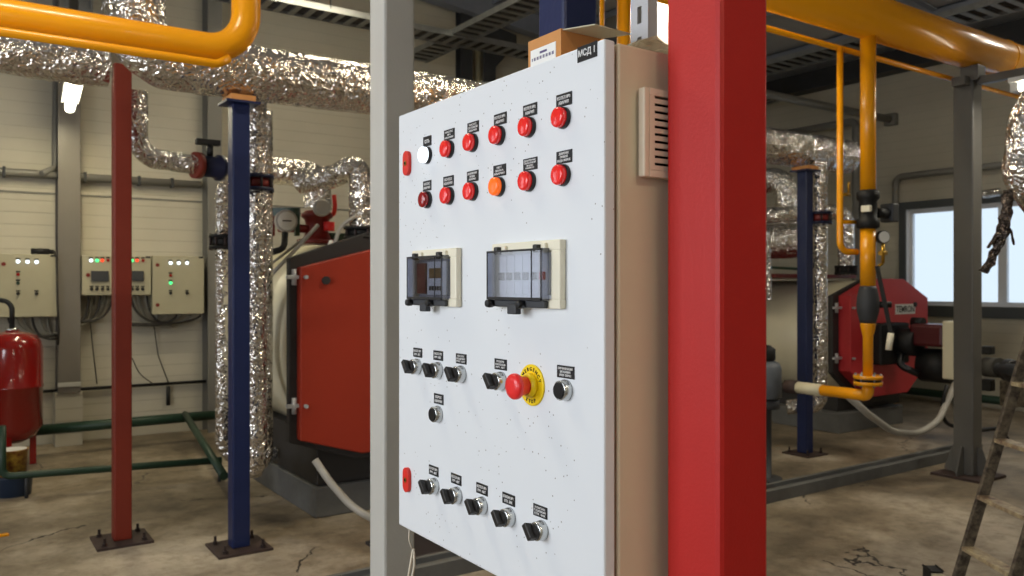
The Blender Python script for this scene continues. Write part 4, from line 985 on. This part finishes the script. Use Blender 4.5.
def wall_cab(px0, px1, py0, py1, label, lamps, sels, locks, wins, plate, x_override=None):
    yf = 8.62
    x0, x1 = on_y(px0, 286, yf).x, on_y(px1, 286, yf).x
    if x_override: x0 = x_override
    mid = (px0+px1)/2; z1, z0 = on_y(mid, py0, yf).z, on_y(mid, py1, yf).z
    t = thing('wall_cabinet', label, 'control cabinet', ((x0+x1)/2, yf+0.1, z0))
    part(MB().box((x0+0.004, yf+0.022, z0+0.004), (x1-0.004, Y1-0.001, z1-0.004), 0.004), 'body', 'wall_cabinet', t)
    part(MB().box((x0, yf, z0), (x1, yf+0.02, z1), 0.004), 'door', 'wall_cabinet', t)
    def fr(px, py): p = on_y(px, py, yf); return frame((p.x, yf, p.z), (1, 0, 0), (0, 0, 1), (0, -1, 0))
    for (px, py, m) in lamps:
        T = fr(px, py)
        part(MB().lathe([(0.015, 0), (0.015, 0.008), (0.013, 0.016), (0, 0.017)], T, 16), 'pilot_light', m, t)
        part(MB().box((-0.017, 0.018, 0), (0.017, 0.032, 0.0015), 0, T), 'name_plate', 'plate_black', t)
    for (px, py) in sels:
        T = fr(px, py)
        o = part(MB().lathe([(0.015, 0), (0.015, 0.012)], T, 16), 'selector_switch', 'knob_plastic', t)
        part(MB().box((-0.005, -0.013, 0.012), (0.005, 0.013, 0.03), 0.001, T), 'knob', 'knob_plastic', o)
        part(MB().box((-0.017, 0.018, 0), (0.017, 0.030, 0.0015), 0, T), 'name_plate', 'plate_black', t)
    for (px, py) in locks: part(MB().lathe([(0.018, 0), (0.018, 0.006), (0.006, 0.0062)], fr(px, py), 16), 'door_lock', 'valve_red', t)
    for (a0, a1, b0, b1) in wins:
        p, q2 = on_y(a0, b1, yf), on_y(a1, b0, yf); T = frame((p.x, yf, p.z), (1, 0, 0), (0, 0, 1), (0, -1, 0)); w, h = q2.x-p.x, q2.z-p.z
        o = part(MB().box((0, 0, 0), (w, h, 0.022), 0.003, T), 'breaker_window', 'dark_steel', t)
        part(MB().box((0.012, 0.016, 0.0225), (w-0.012, h-0.016, 0.024), 0, T), 'smoked_flap', 'dark_steel', o)
    if plate: part(MB().box((-0.022, -0.009, 0), (0.022, 0.009, 0.0015), 0, fr(*plate)), 'name_plate', 'plate_black', t)
    return z1
W_, G_, R_, O_, K_ = 'lamp_white_lit', 'lamp_green_lit', 'lamp_red_lit', 'lens_red_off', 'knob_plastic'
zc1_ = wall_cab(-14, 57, 254, 317, 'small beige wall cabinet at the left edge with three white lamps', [(18, 261.5, W_), (27.5, 261.8, W_), (36.5, 262, W_), (18, 274.5, O_), (18, 283, 'green_paint')], [(18, 293.5), (36.5, 293.5)], [(3.5, 264)], [], (53, 255.8))
wall_cab(82, 151, 256, 295, 'low wide beige wall cabinet with green and red lamps behind the red column', [(91, 260.5, W_), (97, 260.5, G_), (102.3, 260.5, R_), (108, 260.3, O_), (126, 260.5, W_), (131.8, 260.5, G_), (137, 260.5, R_), (143, 260.5, O_)],
         [(91.5, 289), (97, 289), (102.5, 289), (107.8, 289), (127, 289), (132, 289), (137.3, 289), (142.7, 289)], [(88, 275)], [(91, 108.5, 271, 281.5), (126, 143.5, 271, 281)], (148, 257.2))
wall_cab(152.5, 204, 256, 314, 'small beige wall cabinet with one green lamp, rightmost of the three', [(170.5, 263, W_), (178.7, 263, W_), (187, 263, W_), (170.5, 275.5, O_), (170.5, 283, G_)], [(170.5, 293), (187, 293)], [(157.5, 265), (157.5, 305)], [], (201, 257.5))
a, b_ = on_y(31, 251, 8.7), on_y(53, 251, 8.7)
fl = thing('hand_torch', 'black torch lying on top of the left beige wall cabinet', 'torch', (a.x, 8.7, zc1_))
part(MB().cyl((a.x, 8.7, zc1_+0.030), (b_.x-0.03, 8.7, zc1_+0.030), 0.027, 16), 'barrel', 'black_matt', fl)
part(MB().cyl((b_.x-0.03, 8.7, zc1_+0.028), (b_.x+0.01, 8.7, zc1_+0.028), 0.021, 16), 'tail', 'black_matt', fl)
p3 = on_y(56, 251, 8.6)
cable([(b_.x, 8.60, zc1_+0.03), (p3.x+0.005, 8.59, zc1_-0.02), on_y(57.5, 300, 8.58), on_y(59.0, 330, 8.6), on_y(58, 345, 8.6)], 0.010, 'cable_dark', 'black_cable', 'black cable hanging along the left wall cabinet edge from the torch', bend=0.1)
# cable looms under the wall cabinets
def loom(n, px0, px1, pytop, tx, ty, sag, label, group, r=0.011):
    for i in range(n):
        px = px0+(px1-px0)*i/max(1, n-1); a = on_y(px, pytop, 8.76); e2 = on_y(tx, ty+random.uniform(-3, 3), 8.78)
        pts = []
        for k in range(13):
            t = k/12; x = a.x+(e2.x-a.x)*(t**1.6); z = a.z+(e2.z-a.z)*(1-(1-t)**2.2)-sag*math.sin(PI*t)*0.35
            pts.append(Vector((x, 8.72+0.10*random.random()*0+0.06*(i % 3), z)))
        solo(MB().sweep(pts, r, 7), 'cable', 'cable_grey' if i % 3 else 'cable_dark', label, 'cable', group)
loom(6, 8, 48, 317.5, 58, 336, 0.05, 'grey cable drooping under the leftmost beige wall cabinet', 'cables under the left wall cabinet')
loom(7, 88, 112, 295.5, 78, 322, 0.06, 'grey cable drooping left from the low wide wall cabinet', 'cables under the middle wall cabinet')
loom(4, 130, 146, 295.5, 172, 324, 0.04, 'grey cable running from the low wide cabinet to the right cabinet', 'cables to the right wall cabinet')
loom(6, 200, 160, 314.5, 130, 325, 0.05, 'grey cable drooping under the rightmost beige wall cabinet', 'cables under the right wall cabinet')
for (pts, lb) in [([(90, 320), (93, 350), (97, 384)], 'thin dark wire hanging right of the broad wall column'), ([(132, 358), (140, 375), (152, 383)], 'thin dark wire just right of the dull red column'), ([(154, 326), (158, 355), (169, 384)], 'thin dark wire hanging below the rightmost wall cabinet')]:
    solo(MB().sweep(fillet([on_y(u, v_, 8.83) for u, v_ in pts], 0.3, 8), 0.006, 6), 'thin_wire', 'cable_dark', lb, 'wire')

# conduits at the window wall
pw = on_x(888, 119, X1-0.12)
cg = thing('steel_conduit', 'dark steel tube crossing high to the window wall above the foil header', 'conduit', (9, pw.y, 3.7))
part(MB().cyl((5.8, pw.y, pw.z), (X1-0.03, pw.y, pw.z), 0.05, 14), 'tube', 'grey_column_paint', cg)
part(MB().box((X1-0.10, pw.y-0.08, pw.z-0.08), (X1-0.001, pw.y+0.08, pw.z+0.08), 0.01), 'wall_bracket', 'grey_column_paint', cg)
pw2, pw3 = on_x(768, 137, 10.2), on_x(856, 118, 10.2)
solo(MB().sweep(fillet([(10.2, 8.6, pw2.z), (10.2, pw3.y, pw2.z), (10.2, pw3.y, 0.0)], 0.10, 8), 0.055, 16), 'drop_conduit', 'grey_column_paint', 'dark tube along the window wall that turns down behind the yellow pipe', 'conduit')
pts = [on_x(876, 214, X1-0.07), on_x(895.5, 213, X1-0.07), on_x(895.5, 178.5, X1-0.07), on_x(1030, 160, X1-0.07)]
pts[1].z = pts[0].z = pts[0].z; pts[2].z = pts[3].z = on_x(940, 172, X1-0.07).z; pts[2].y = pts[1].y
solo(MB().sweep(fillet(pts, 0.10, 8), 0.042, 14), 'stepped_conduit', 'grey_column_paint', 'grey tube stepping up and running above the window', 'conduit')
foil([on_x(984, 194, X1-0.2), on_x(1000, 192, X1-0.2)], 0.05, name='foil_bundle', label='small crumpled foil bundle above the window', fq=20)

# ================================================================== LAMPS, CABLE TRAYS
def lamp(a, b, label, r=0.045, area=True, power=60, col=(1.0, 0.90, 0.70), drop=0.4, size=None):
    a = Vector(a); b = Vector(b); t = thing('fluorescent_lamp', label, 'lamp', (a+b)/2)
    d = (b-a).normalized()
    part(MB().sweep([a, b], 0.020 if r < 0.03 else r, 14), 'tube', 'tube_glow', t)
    up = Vector((0, 0, 1))
    part(MB().bar(a-d*0.03+up*(r+0.025), b+d*0.03+up*(r+0.025), 0.13, 0.035, (0, 0, 1), 0.004), 'housing', 'white_plastic', t)
    for e in (a, b): part(MB().box(e-Vector((0.03, 0.03, 0.03)), e+Vector((0.03, 0.03, r+0.02)), 0.004), 'end_cap', 'white_plastic', t)
    for e in (a.lerp(b, 0.15), a.lerp(b, 0.85)):
        part(MB().cyl(e+up*(r+0.04), e+up*(r+0.04+drop), 0.006, 6), 'hanger', 'dark_steel', t)
    L = bpy.data.lights.new('lamp_light', 'AREA'); L.shape = 'RECTANGLE'; L.size = (b-a).length; L.size_y = 0.10; L.energy = power; L.color = col
    lo = bpy.data.objects.new('lamp_light', L); COL.objects.link(lo)
    c = (a+b)/2 - up*(r+0.01) 
    lo.matrix_world = frame(c, d, Vector((0, 0, 1)).cross(d), (0, 0, 1))
    return t
lamp(at(77, 76, 6.17), at(69.8, 108, 7.28), 'lit fluorescent lamp hanging at the upper left before the broad wall column', 0.040, power=16, col=(1.0, 0.86, 0.5))
lz = 3.02; lx = GCX+0.07
lamp((lx, on_x(1013, 70, lx).y-0.02, lz-0.03), (lx, on_x(1013, 70, lx).y-1.0, lz-0.03), 'lit fluorescent lamp under the arm of the grey support column', 0.03, power=12, col=(1.0, 0.93, 0.8), drop=0.02)
lamp((2.6, 3.6, 4.0), (3.8, 3.6, 4.0), 'unseen ceiling fluorescent lamp added above and behind the control cabinet', 0.03, power=26, col=(1.0, 0.88, 0.62), drop=1.1)  # added out of view for general warm light
lamp((7.9, 2.6, 4.2), (9.1, 2.6, 4.2), 'unseen ceiling fluorescent lamp added above the floor in front of the right boiler', 0.03, power=50, col=(1.0, 0.92, 0.76), drop=0.5)  # added out of view to brighten the right side of the room
lamp((2.4, 6.4, 4.5), (3.6, 6.4, 4.5), 'unseen ceiling fluorescent lamp added near the middle of the back wall', 0.03, power=29, col=(1.0, 0.86, 0.6), drop=0.8)  # added out of view to brighten the back wall
lamp((-0.9, 3.3, 4.35), (0.3, 3.3, 4.35), 'ceiling fluorescent lamp above the upper left yellow pipe', 0.03, power=36, col=(1.0, 0.9, 0.68), drop=1.0)
lamp((0.4, -1.5, 3.4), (1.6, -1.5, 3.4), 'unseen ceiling fluorescent lamp added behind the viewer', 0.03, power=18, col=(1.0, 0.84, 0.6), drop=1.9)  # added out of view to light the cabinet side

def tray(a, b, w, label, rods=(), up=0.06):
    a = Vector(a); b = Vector(b); d = (b-a).normalized(); sd = d.cross(Vector((0, 0, 1)))
    t = thing('cable_tray', label, 'cable tray', (a+b)/2)
    for s_ in (-1, 1): part(MB().bar(a+sd*s_*w/2, b+sd*s_*w/2, 0.012, up, (0, 0, 1)), 'side_rail', 'galvanised', t)
    mb = MB(); n = int((b-a).length/0.14)
    for i in range(n): c = a.lerp(b, (i+0.5)/n)-Vector((0, 0, up*0.4)); mb.bar(c-sd*w*0.495, c+sd*w*0.495, 0.06, 0.008, (0, 0, 1))
    part(mb, 'lattice', 'galvanised', t)
    cb = MB()
    for k in range(5): cb.sweep([a+sd*(-w*0.35+w*0.17*k)-Vector((0, 0, 0.005)), b+sd*(-w*0.35+w*0.17*k)-Vector((0, 0, 0.005))], 0.014, 8)
    part(cb, 'cable_bundle', 'cable_dark', t)
    for f_ in rods:
        c = a.lerp(b, f_)
        part(MB().cyl(c+sd*w*0.5, Vector((c.x, c.y, zr(c.x)-0.03))+sd*w*0.5, 0.008, 6), 'hanger_rod', 'dark_steel', t)
    return t
tray((1.8, 7.6, 4.15), (9.8, 7.6, 4.15), 0.30, 'cable tray running along the back wall high behind the grey column', (0.15, 0.5, 0.75))
tray((4.5, 0.5, 4.17), (4.5, 8.6, 4.17), 0.30, 'cable tray crossing overhead towards the back wall above the control cabinet', (0.55, 0.72))
tray((8.2, -0.5, 4.15), (8.2, 8.6, 4.15), 0.40, 'cable tray overhead at the right beyond the huge yellow pipe', (0.2, 0.4, 0.6, 0.8))
# vertical tray upper left
for (pxa, pxb, lb) in ((61, 68, 'left one of two vertical cable ladders above the thick yellow pipe'), (80, 92, 'right one of two vertical cable ladders above the thick yellow pipe')):
    xa_, xb_ = on_y(pxa, 10, 8.5).x, on_y(pxb, 10, 8.5).x
    t = thing('cable_ladder', lb, 'cable tray', ((xa_+xb_)/2, 8.5, 3.6))
    for x in (xa_, xb_): part(MB().box((x-0.01, 8.5, 3.6), (x+0.01, 8.55, 5.3)), 'side_rail', 'galvanised', t)
    mb = MB()
    mb.box((xa_+0.01, 8.531, 3.62), (xb_-0.01, 8.537, 5.28))
    for k in range(16): mb.box((xa_+0.01, 8.51, 3.65+k*0.1), (xb_-0.01, 8.533, 3.68+k*0.1))
    part(mb, 'lattice', 'galvanised', t)

# cream lit column behind the strut
xa_, xb_ = on_y(648, 20, 3.9), on_y(668, 20, 3.9)
t = thing('duct_column', 'pale cream duct post lit brightly between strut channel and red column', 'column', ((xa_.x+xb_.x)/2, 3.95, 0))
part(MB().box((xa_.x, 3.9, 0), (xb_.x+0.03, 4.02, 4.6), 0.005), 'post', 'window_white', t)
q = (xa_.x+xb_.x)/2
lamp((q-0.25, 3.74, 3.46), (q+0.35, 3.74, 3.46), 'short fluorescent lamp mounted in front of the cream duct post', 0.03, power=6, col=(1.0, 0.93, 0.72), drop=0.3)

# ================================================================== BOX AND FILM ON THE CABINET
bx = thing('cardboard_box', 'small open cardboard box standing on top of the white control cabinet', 'box', (0.82, 1.047, CZ1+0.001))
zb0, zb1_ = CZ1+0.001, 1.899; x0, x1, y0, y1 = 0.780, 0.861, 1.004, 1.091
mb = MB(); th = 0.003
mb.box((x0, y0, zb0), (x0+th, y1, zb1_)).box((x1-th, y0, zb0), (x1, y1, zb1_)).box((x0+th, y0, zb0), (x1-th, y0+th, zb1_)).box((x0+th, y1-th, zb0), (x1-th, y1, zb1_)).box((x0+th, y0+th, zb0), (x1-th, y1-th, zb0+th))
part(mb, 'carton', 'cardboard', bx)
fm = MB(); fm.prism([(0, 0), (0.085, 0), (0.080, 0.028), (0.006, 0.028)], 0.002, frame((x0+0.02, y1-0.002, zb1_-0.0005), (0, -1, 0), Vector((0.75, 0, 0.3)).normalized(), Vector((0, -1, 0)).cross(Vector((0.75, 0, 0.3)).normalized())))
part(fm, 'flap', 'cardboard', bx)
fm = MB(); fm.prism([(0, 0), (0.078, 0), (0.09, 0.045), (0.01, 0.05)], 0.002, frame((x1-0.078, y0+0.001, zb1_-0.0008), (1, 0, 0), Vector((0.35, -1, 0.02)).normalized(), Vector((1, 0, 0)).cross(Vector((0.35, -1, 0.02)).normalized())))
part(fm, 'flap', 'film', bx, 'pale flap folded outwards')
la, lb_ = on_x(531, 50, x0), on_x(556, 50, x0)
T = frame((x0, (la.y+lb_.y)/2, 1.862), (0, -1, 0), (0, 0, 1), (-1, 0, 0)); lw_ = abs(la.y-lb_.y)
lb2 = part(MB().box((-lw_/2, -0.030, 0.0), (lw_/2, 0.020, 0.0008), 0, T), 'shipping_label', 'paper', bx)
bar_ = MB(); bar_.box((-lw_*0.12, 0.010, 0.0009), (lw_*0.16, 0.0135, 0.0012), 0, T)
for k in range(22): 
    if k % 3 != 1: bar_.box((-lw_*0.44+k*lw_*0.04, 0.0015, 0.0009), (-lw_*0.44+k*lw_*0.04+lw_*0.026, 0.0065, 0.0012), 0, T)
part(bar_, 'print', 'print_blue', lb2)
# crumpled plastic film
gr = []
mb = MB(); nx, ny = 26, 10
P0, P1 = Vector((0.80, 0.985, CZ1+0.004)), Vector((0.90, 0.868, CZ1+0.004))
vv = []
for i in range(nx+1):
    row = []
    for j in range(ny+1):
        u, w = i/nx, j/ny
        base = Vector((0.800+0.105*w, 1.0-0.135*u, CZ1+0.006))
        hgt = 0.003+0.007*abs(mnoise.noise(Vector((u*6, w*5, 2))))+0.022*max(0.0, (u-0.72)/0.28)**1.3*max(0, 1-2.2*abs(w-0.45))+0.010*(1-u)*max(0, 1-2.5*abs(w-0.3))
        row.append(mb.bm.verts.new(base+Vector((0.008*mnoise.noise(Vector((u*9, w*9, 7))), 0.008*mnoise.noise(Vector((u*8, w*9, 4))), max(0, hgt)))))
    vv.append(row)
for i in range(nx):
    for j in range(ny): mb.bm.faces.new((vv[i][j], vv[i+1][j], vv[i+1][j+1], vv[i][j+1]))
bmesh.ops.solidify(mb.bm, geom=mb.bm.faces[:], thickness=0.0006)
solo(mb, 'plastic_film', 'film', 'crumpled pale plastic film on the cabinet top right of the box', 'plastic film')

# white cord hanging beneath the cabinet
cr = thing('white_cord', 'thin white cord hanging below the lower left corner of the control cabinet', 'cord', at(412, 576, 1.62))
zc0 = 1.60
part(MB().sweep(fillet([at(409.5, 524, zc0), at(409, 540, zc0), at(413, 551, zc0)], 0.02, 6), 0.0016, 8), 'strand', 'cord', cr)
part(MB().sweep(fillet([at(413, 549, zc0), at(411, 562, zc0), at(406, 590, zc0)], 0.02, 6), 0.0024, 8), 'strand', 'cord', cr)
part(MB().sweep(fillet([at(414, 549, zc0), at(414.5, 565, zc0), at(412, 578, zc0), at(408, 590, zc0)], 0.02, 6), 0.0024, 8), 'strand', 'cord', cr)
part(MB().lathe([(0, -0.004), (0.004, 0), (0, 0.004)], Matrix.Translation(at(413.5, 550, zc0)), 10), 'knot', 'cord', cr)
# bolt between cabinet and column
bb_ = on_y(667, 527, 0.835)

# ================================================================== STEPLADDER at the right
ld = thing('stepladder', 'paint-spattered metal stepladder standing at the right picture edge', 'ladder', W(2.0, 3.5, 0))
def rail_pt(z, Z): return W(1.905+0.30*z+ (0.0), Z, z)
for Z in (3.62, 3.27):
    part(MB().bar(rail_pt(0.05, Z), rail_pt(1.62, Z), 0.045, 0.022, W(0, 1, 0)-W(0, 0, 0), 0.002), 'rail', 'ladder_metal', ld)
for z in (0.12, 0.345, 0.57, 0.82, 1.07, 1.32):
    a, b_ = rail_pt(z, 3.61), rail_pt(z, 3.28); part(MB().bar(a, b_, 0.06, 0.018, (0, 0, 1), 0.002), 'tread', 'ladder_beige', ld)
def prop_pt(z, Z): return W(2.80-0.26*z, Z, z)
for Z in (3.70, 3.10):
    part(MB().bar(prop_pt(0.03, Z), prop_pt(1.60, Z), 0.035, 0.02, W(0, 1, 0)-W(0, 0, 0), 0.002), 'back_leg', 'ladder_beige', ld)
part(MB().bar(prop_pt(0.6, 3.70), prop_pt(0.6, 3.10), 0.03, 0.02, (0, 0, 1)), 'cross_brace', 'ladder_beige', ld)
part(MB().bar(rail_pt(1.58, 3.64)+Vector((0, 0, 0.06)), rail_pt(1.58, 3.23)+Vector((0, 0, 0.06)), 0.20, 0.03, (0, 0, 1), 0.004), 'top_platform', 'ladder_metal', ld)
sA, sB = W(2.07, 4.02, 0.075), W(1.99, 2.8, 0.06)
sb_ = part(MB().bar(sA, sB, 0.05, 0.05, (0, 0, 1), 0.004), 'stabiliser_bar', 'cream', ld)
dd = (sA-sB).normalized()
part(MB().bar(sA-dd*0.02, sA+dd*0.05, 0.06, 0.07, (0, 0, 1), 0.008), 'rubber_foot', 'rubber_black', ld)
part(MB().bar(sB+dd*0.02, sB-dd*0.06, 0.075, 0.085, (0, 0, 1), 0.008), 'rubber_foot', 'rubber_black', ld)

# ================================================================== LIGHT, WORLD, CAMERA
def area(name, M4, sx, sy, e, col):
    L = bpy.data.lights.new(name, 'AREA'); L.shape = 'RECTANGLE'; L.size = sx; L.size_y = sy; L.energy = e; L.color = col
    o = bpy.data.objects.new(name, L); COL.objects.link(o); o.matrix_world = M4; return o
for i, (y0, y1, z0, z1) in enumerate(WLEFT):                   # daylight in the three windows of the left wall
    area('window_daylight', frame((X0+0.02, (y0+y1)/2, (z0+z1)/2), (0, 1, 0), (0, 0, -1), (-1, 0, 0)), (y1-y0)*0.9, (z1-z0)*0.9, [44, 97, 16][i], (0.92, 0.95, 1.0))
area('window_daylight', frame((X1+0.14, (WIN[0]+WIN[1])/2, (WIN[2]+WIN[3])/2), (0, 1, 0), (0, 0, 1), (1, 0, 0)), 1.9, 1.2, 30, (0.85, 0.92, 1.0)).data.cycles.is_portal = True
wd = bpy.data.worlds.new('sky'); S.world = wd; wd.use_nodes = True
bg = wd.node_tree.nodes['Background']; bg.inputs['Color'].default_value = (0.80, 0.90, 1.0, 1); bg.inputs['Strength'].default_value = 1.1

cam = bpy.data.cameras.new('camera'); co = bpy.data.objects.new('camera', cam); COL.objects.link(co)
cam.sensor_width = 23.5; cam.lens = 820/1024*23.5; cam.sensor_fit = 'HORIZONTAL'
cam.shift_y = -2/1024
cam.clip_start = 0.05
co.location = (0, 0, H0); fwd = W(0, 1, 0)-W(0, 0, 0); rgt = W(1, 0, 0)-W(0, 0, 0)
co.matrix_world = frame((0, 0, H0), rgt, (0, 0, 1), -fwd)
cam.dof.use_dof = True; cam.dof.focus_distance = 1.35; cam.dof.aperture_fstop = 5.6
S.camera = co
S.view_settings.view_transform = 'Standard'; S.view_settings.look = 'None'; S.view_settings.gamma = 1; S.view_settings.exposure = 0.0
S.view_settings.use_curve_mapping = False
S.cycles.use_denoising = True
S.cycles.max_bounces = 8; S.cycles.diffuse_bounces = 4; S.cycles.glossy_bounces = 4; S.cycles.transparent_max_bounces = 12
S.cycles.sample_clamp_indirect = 6.0
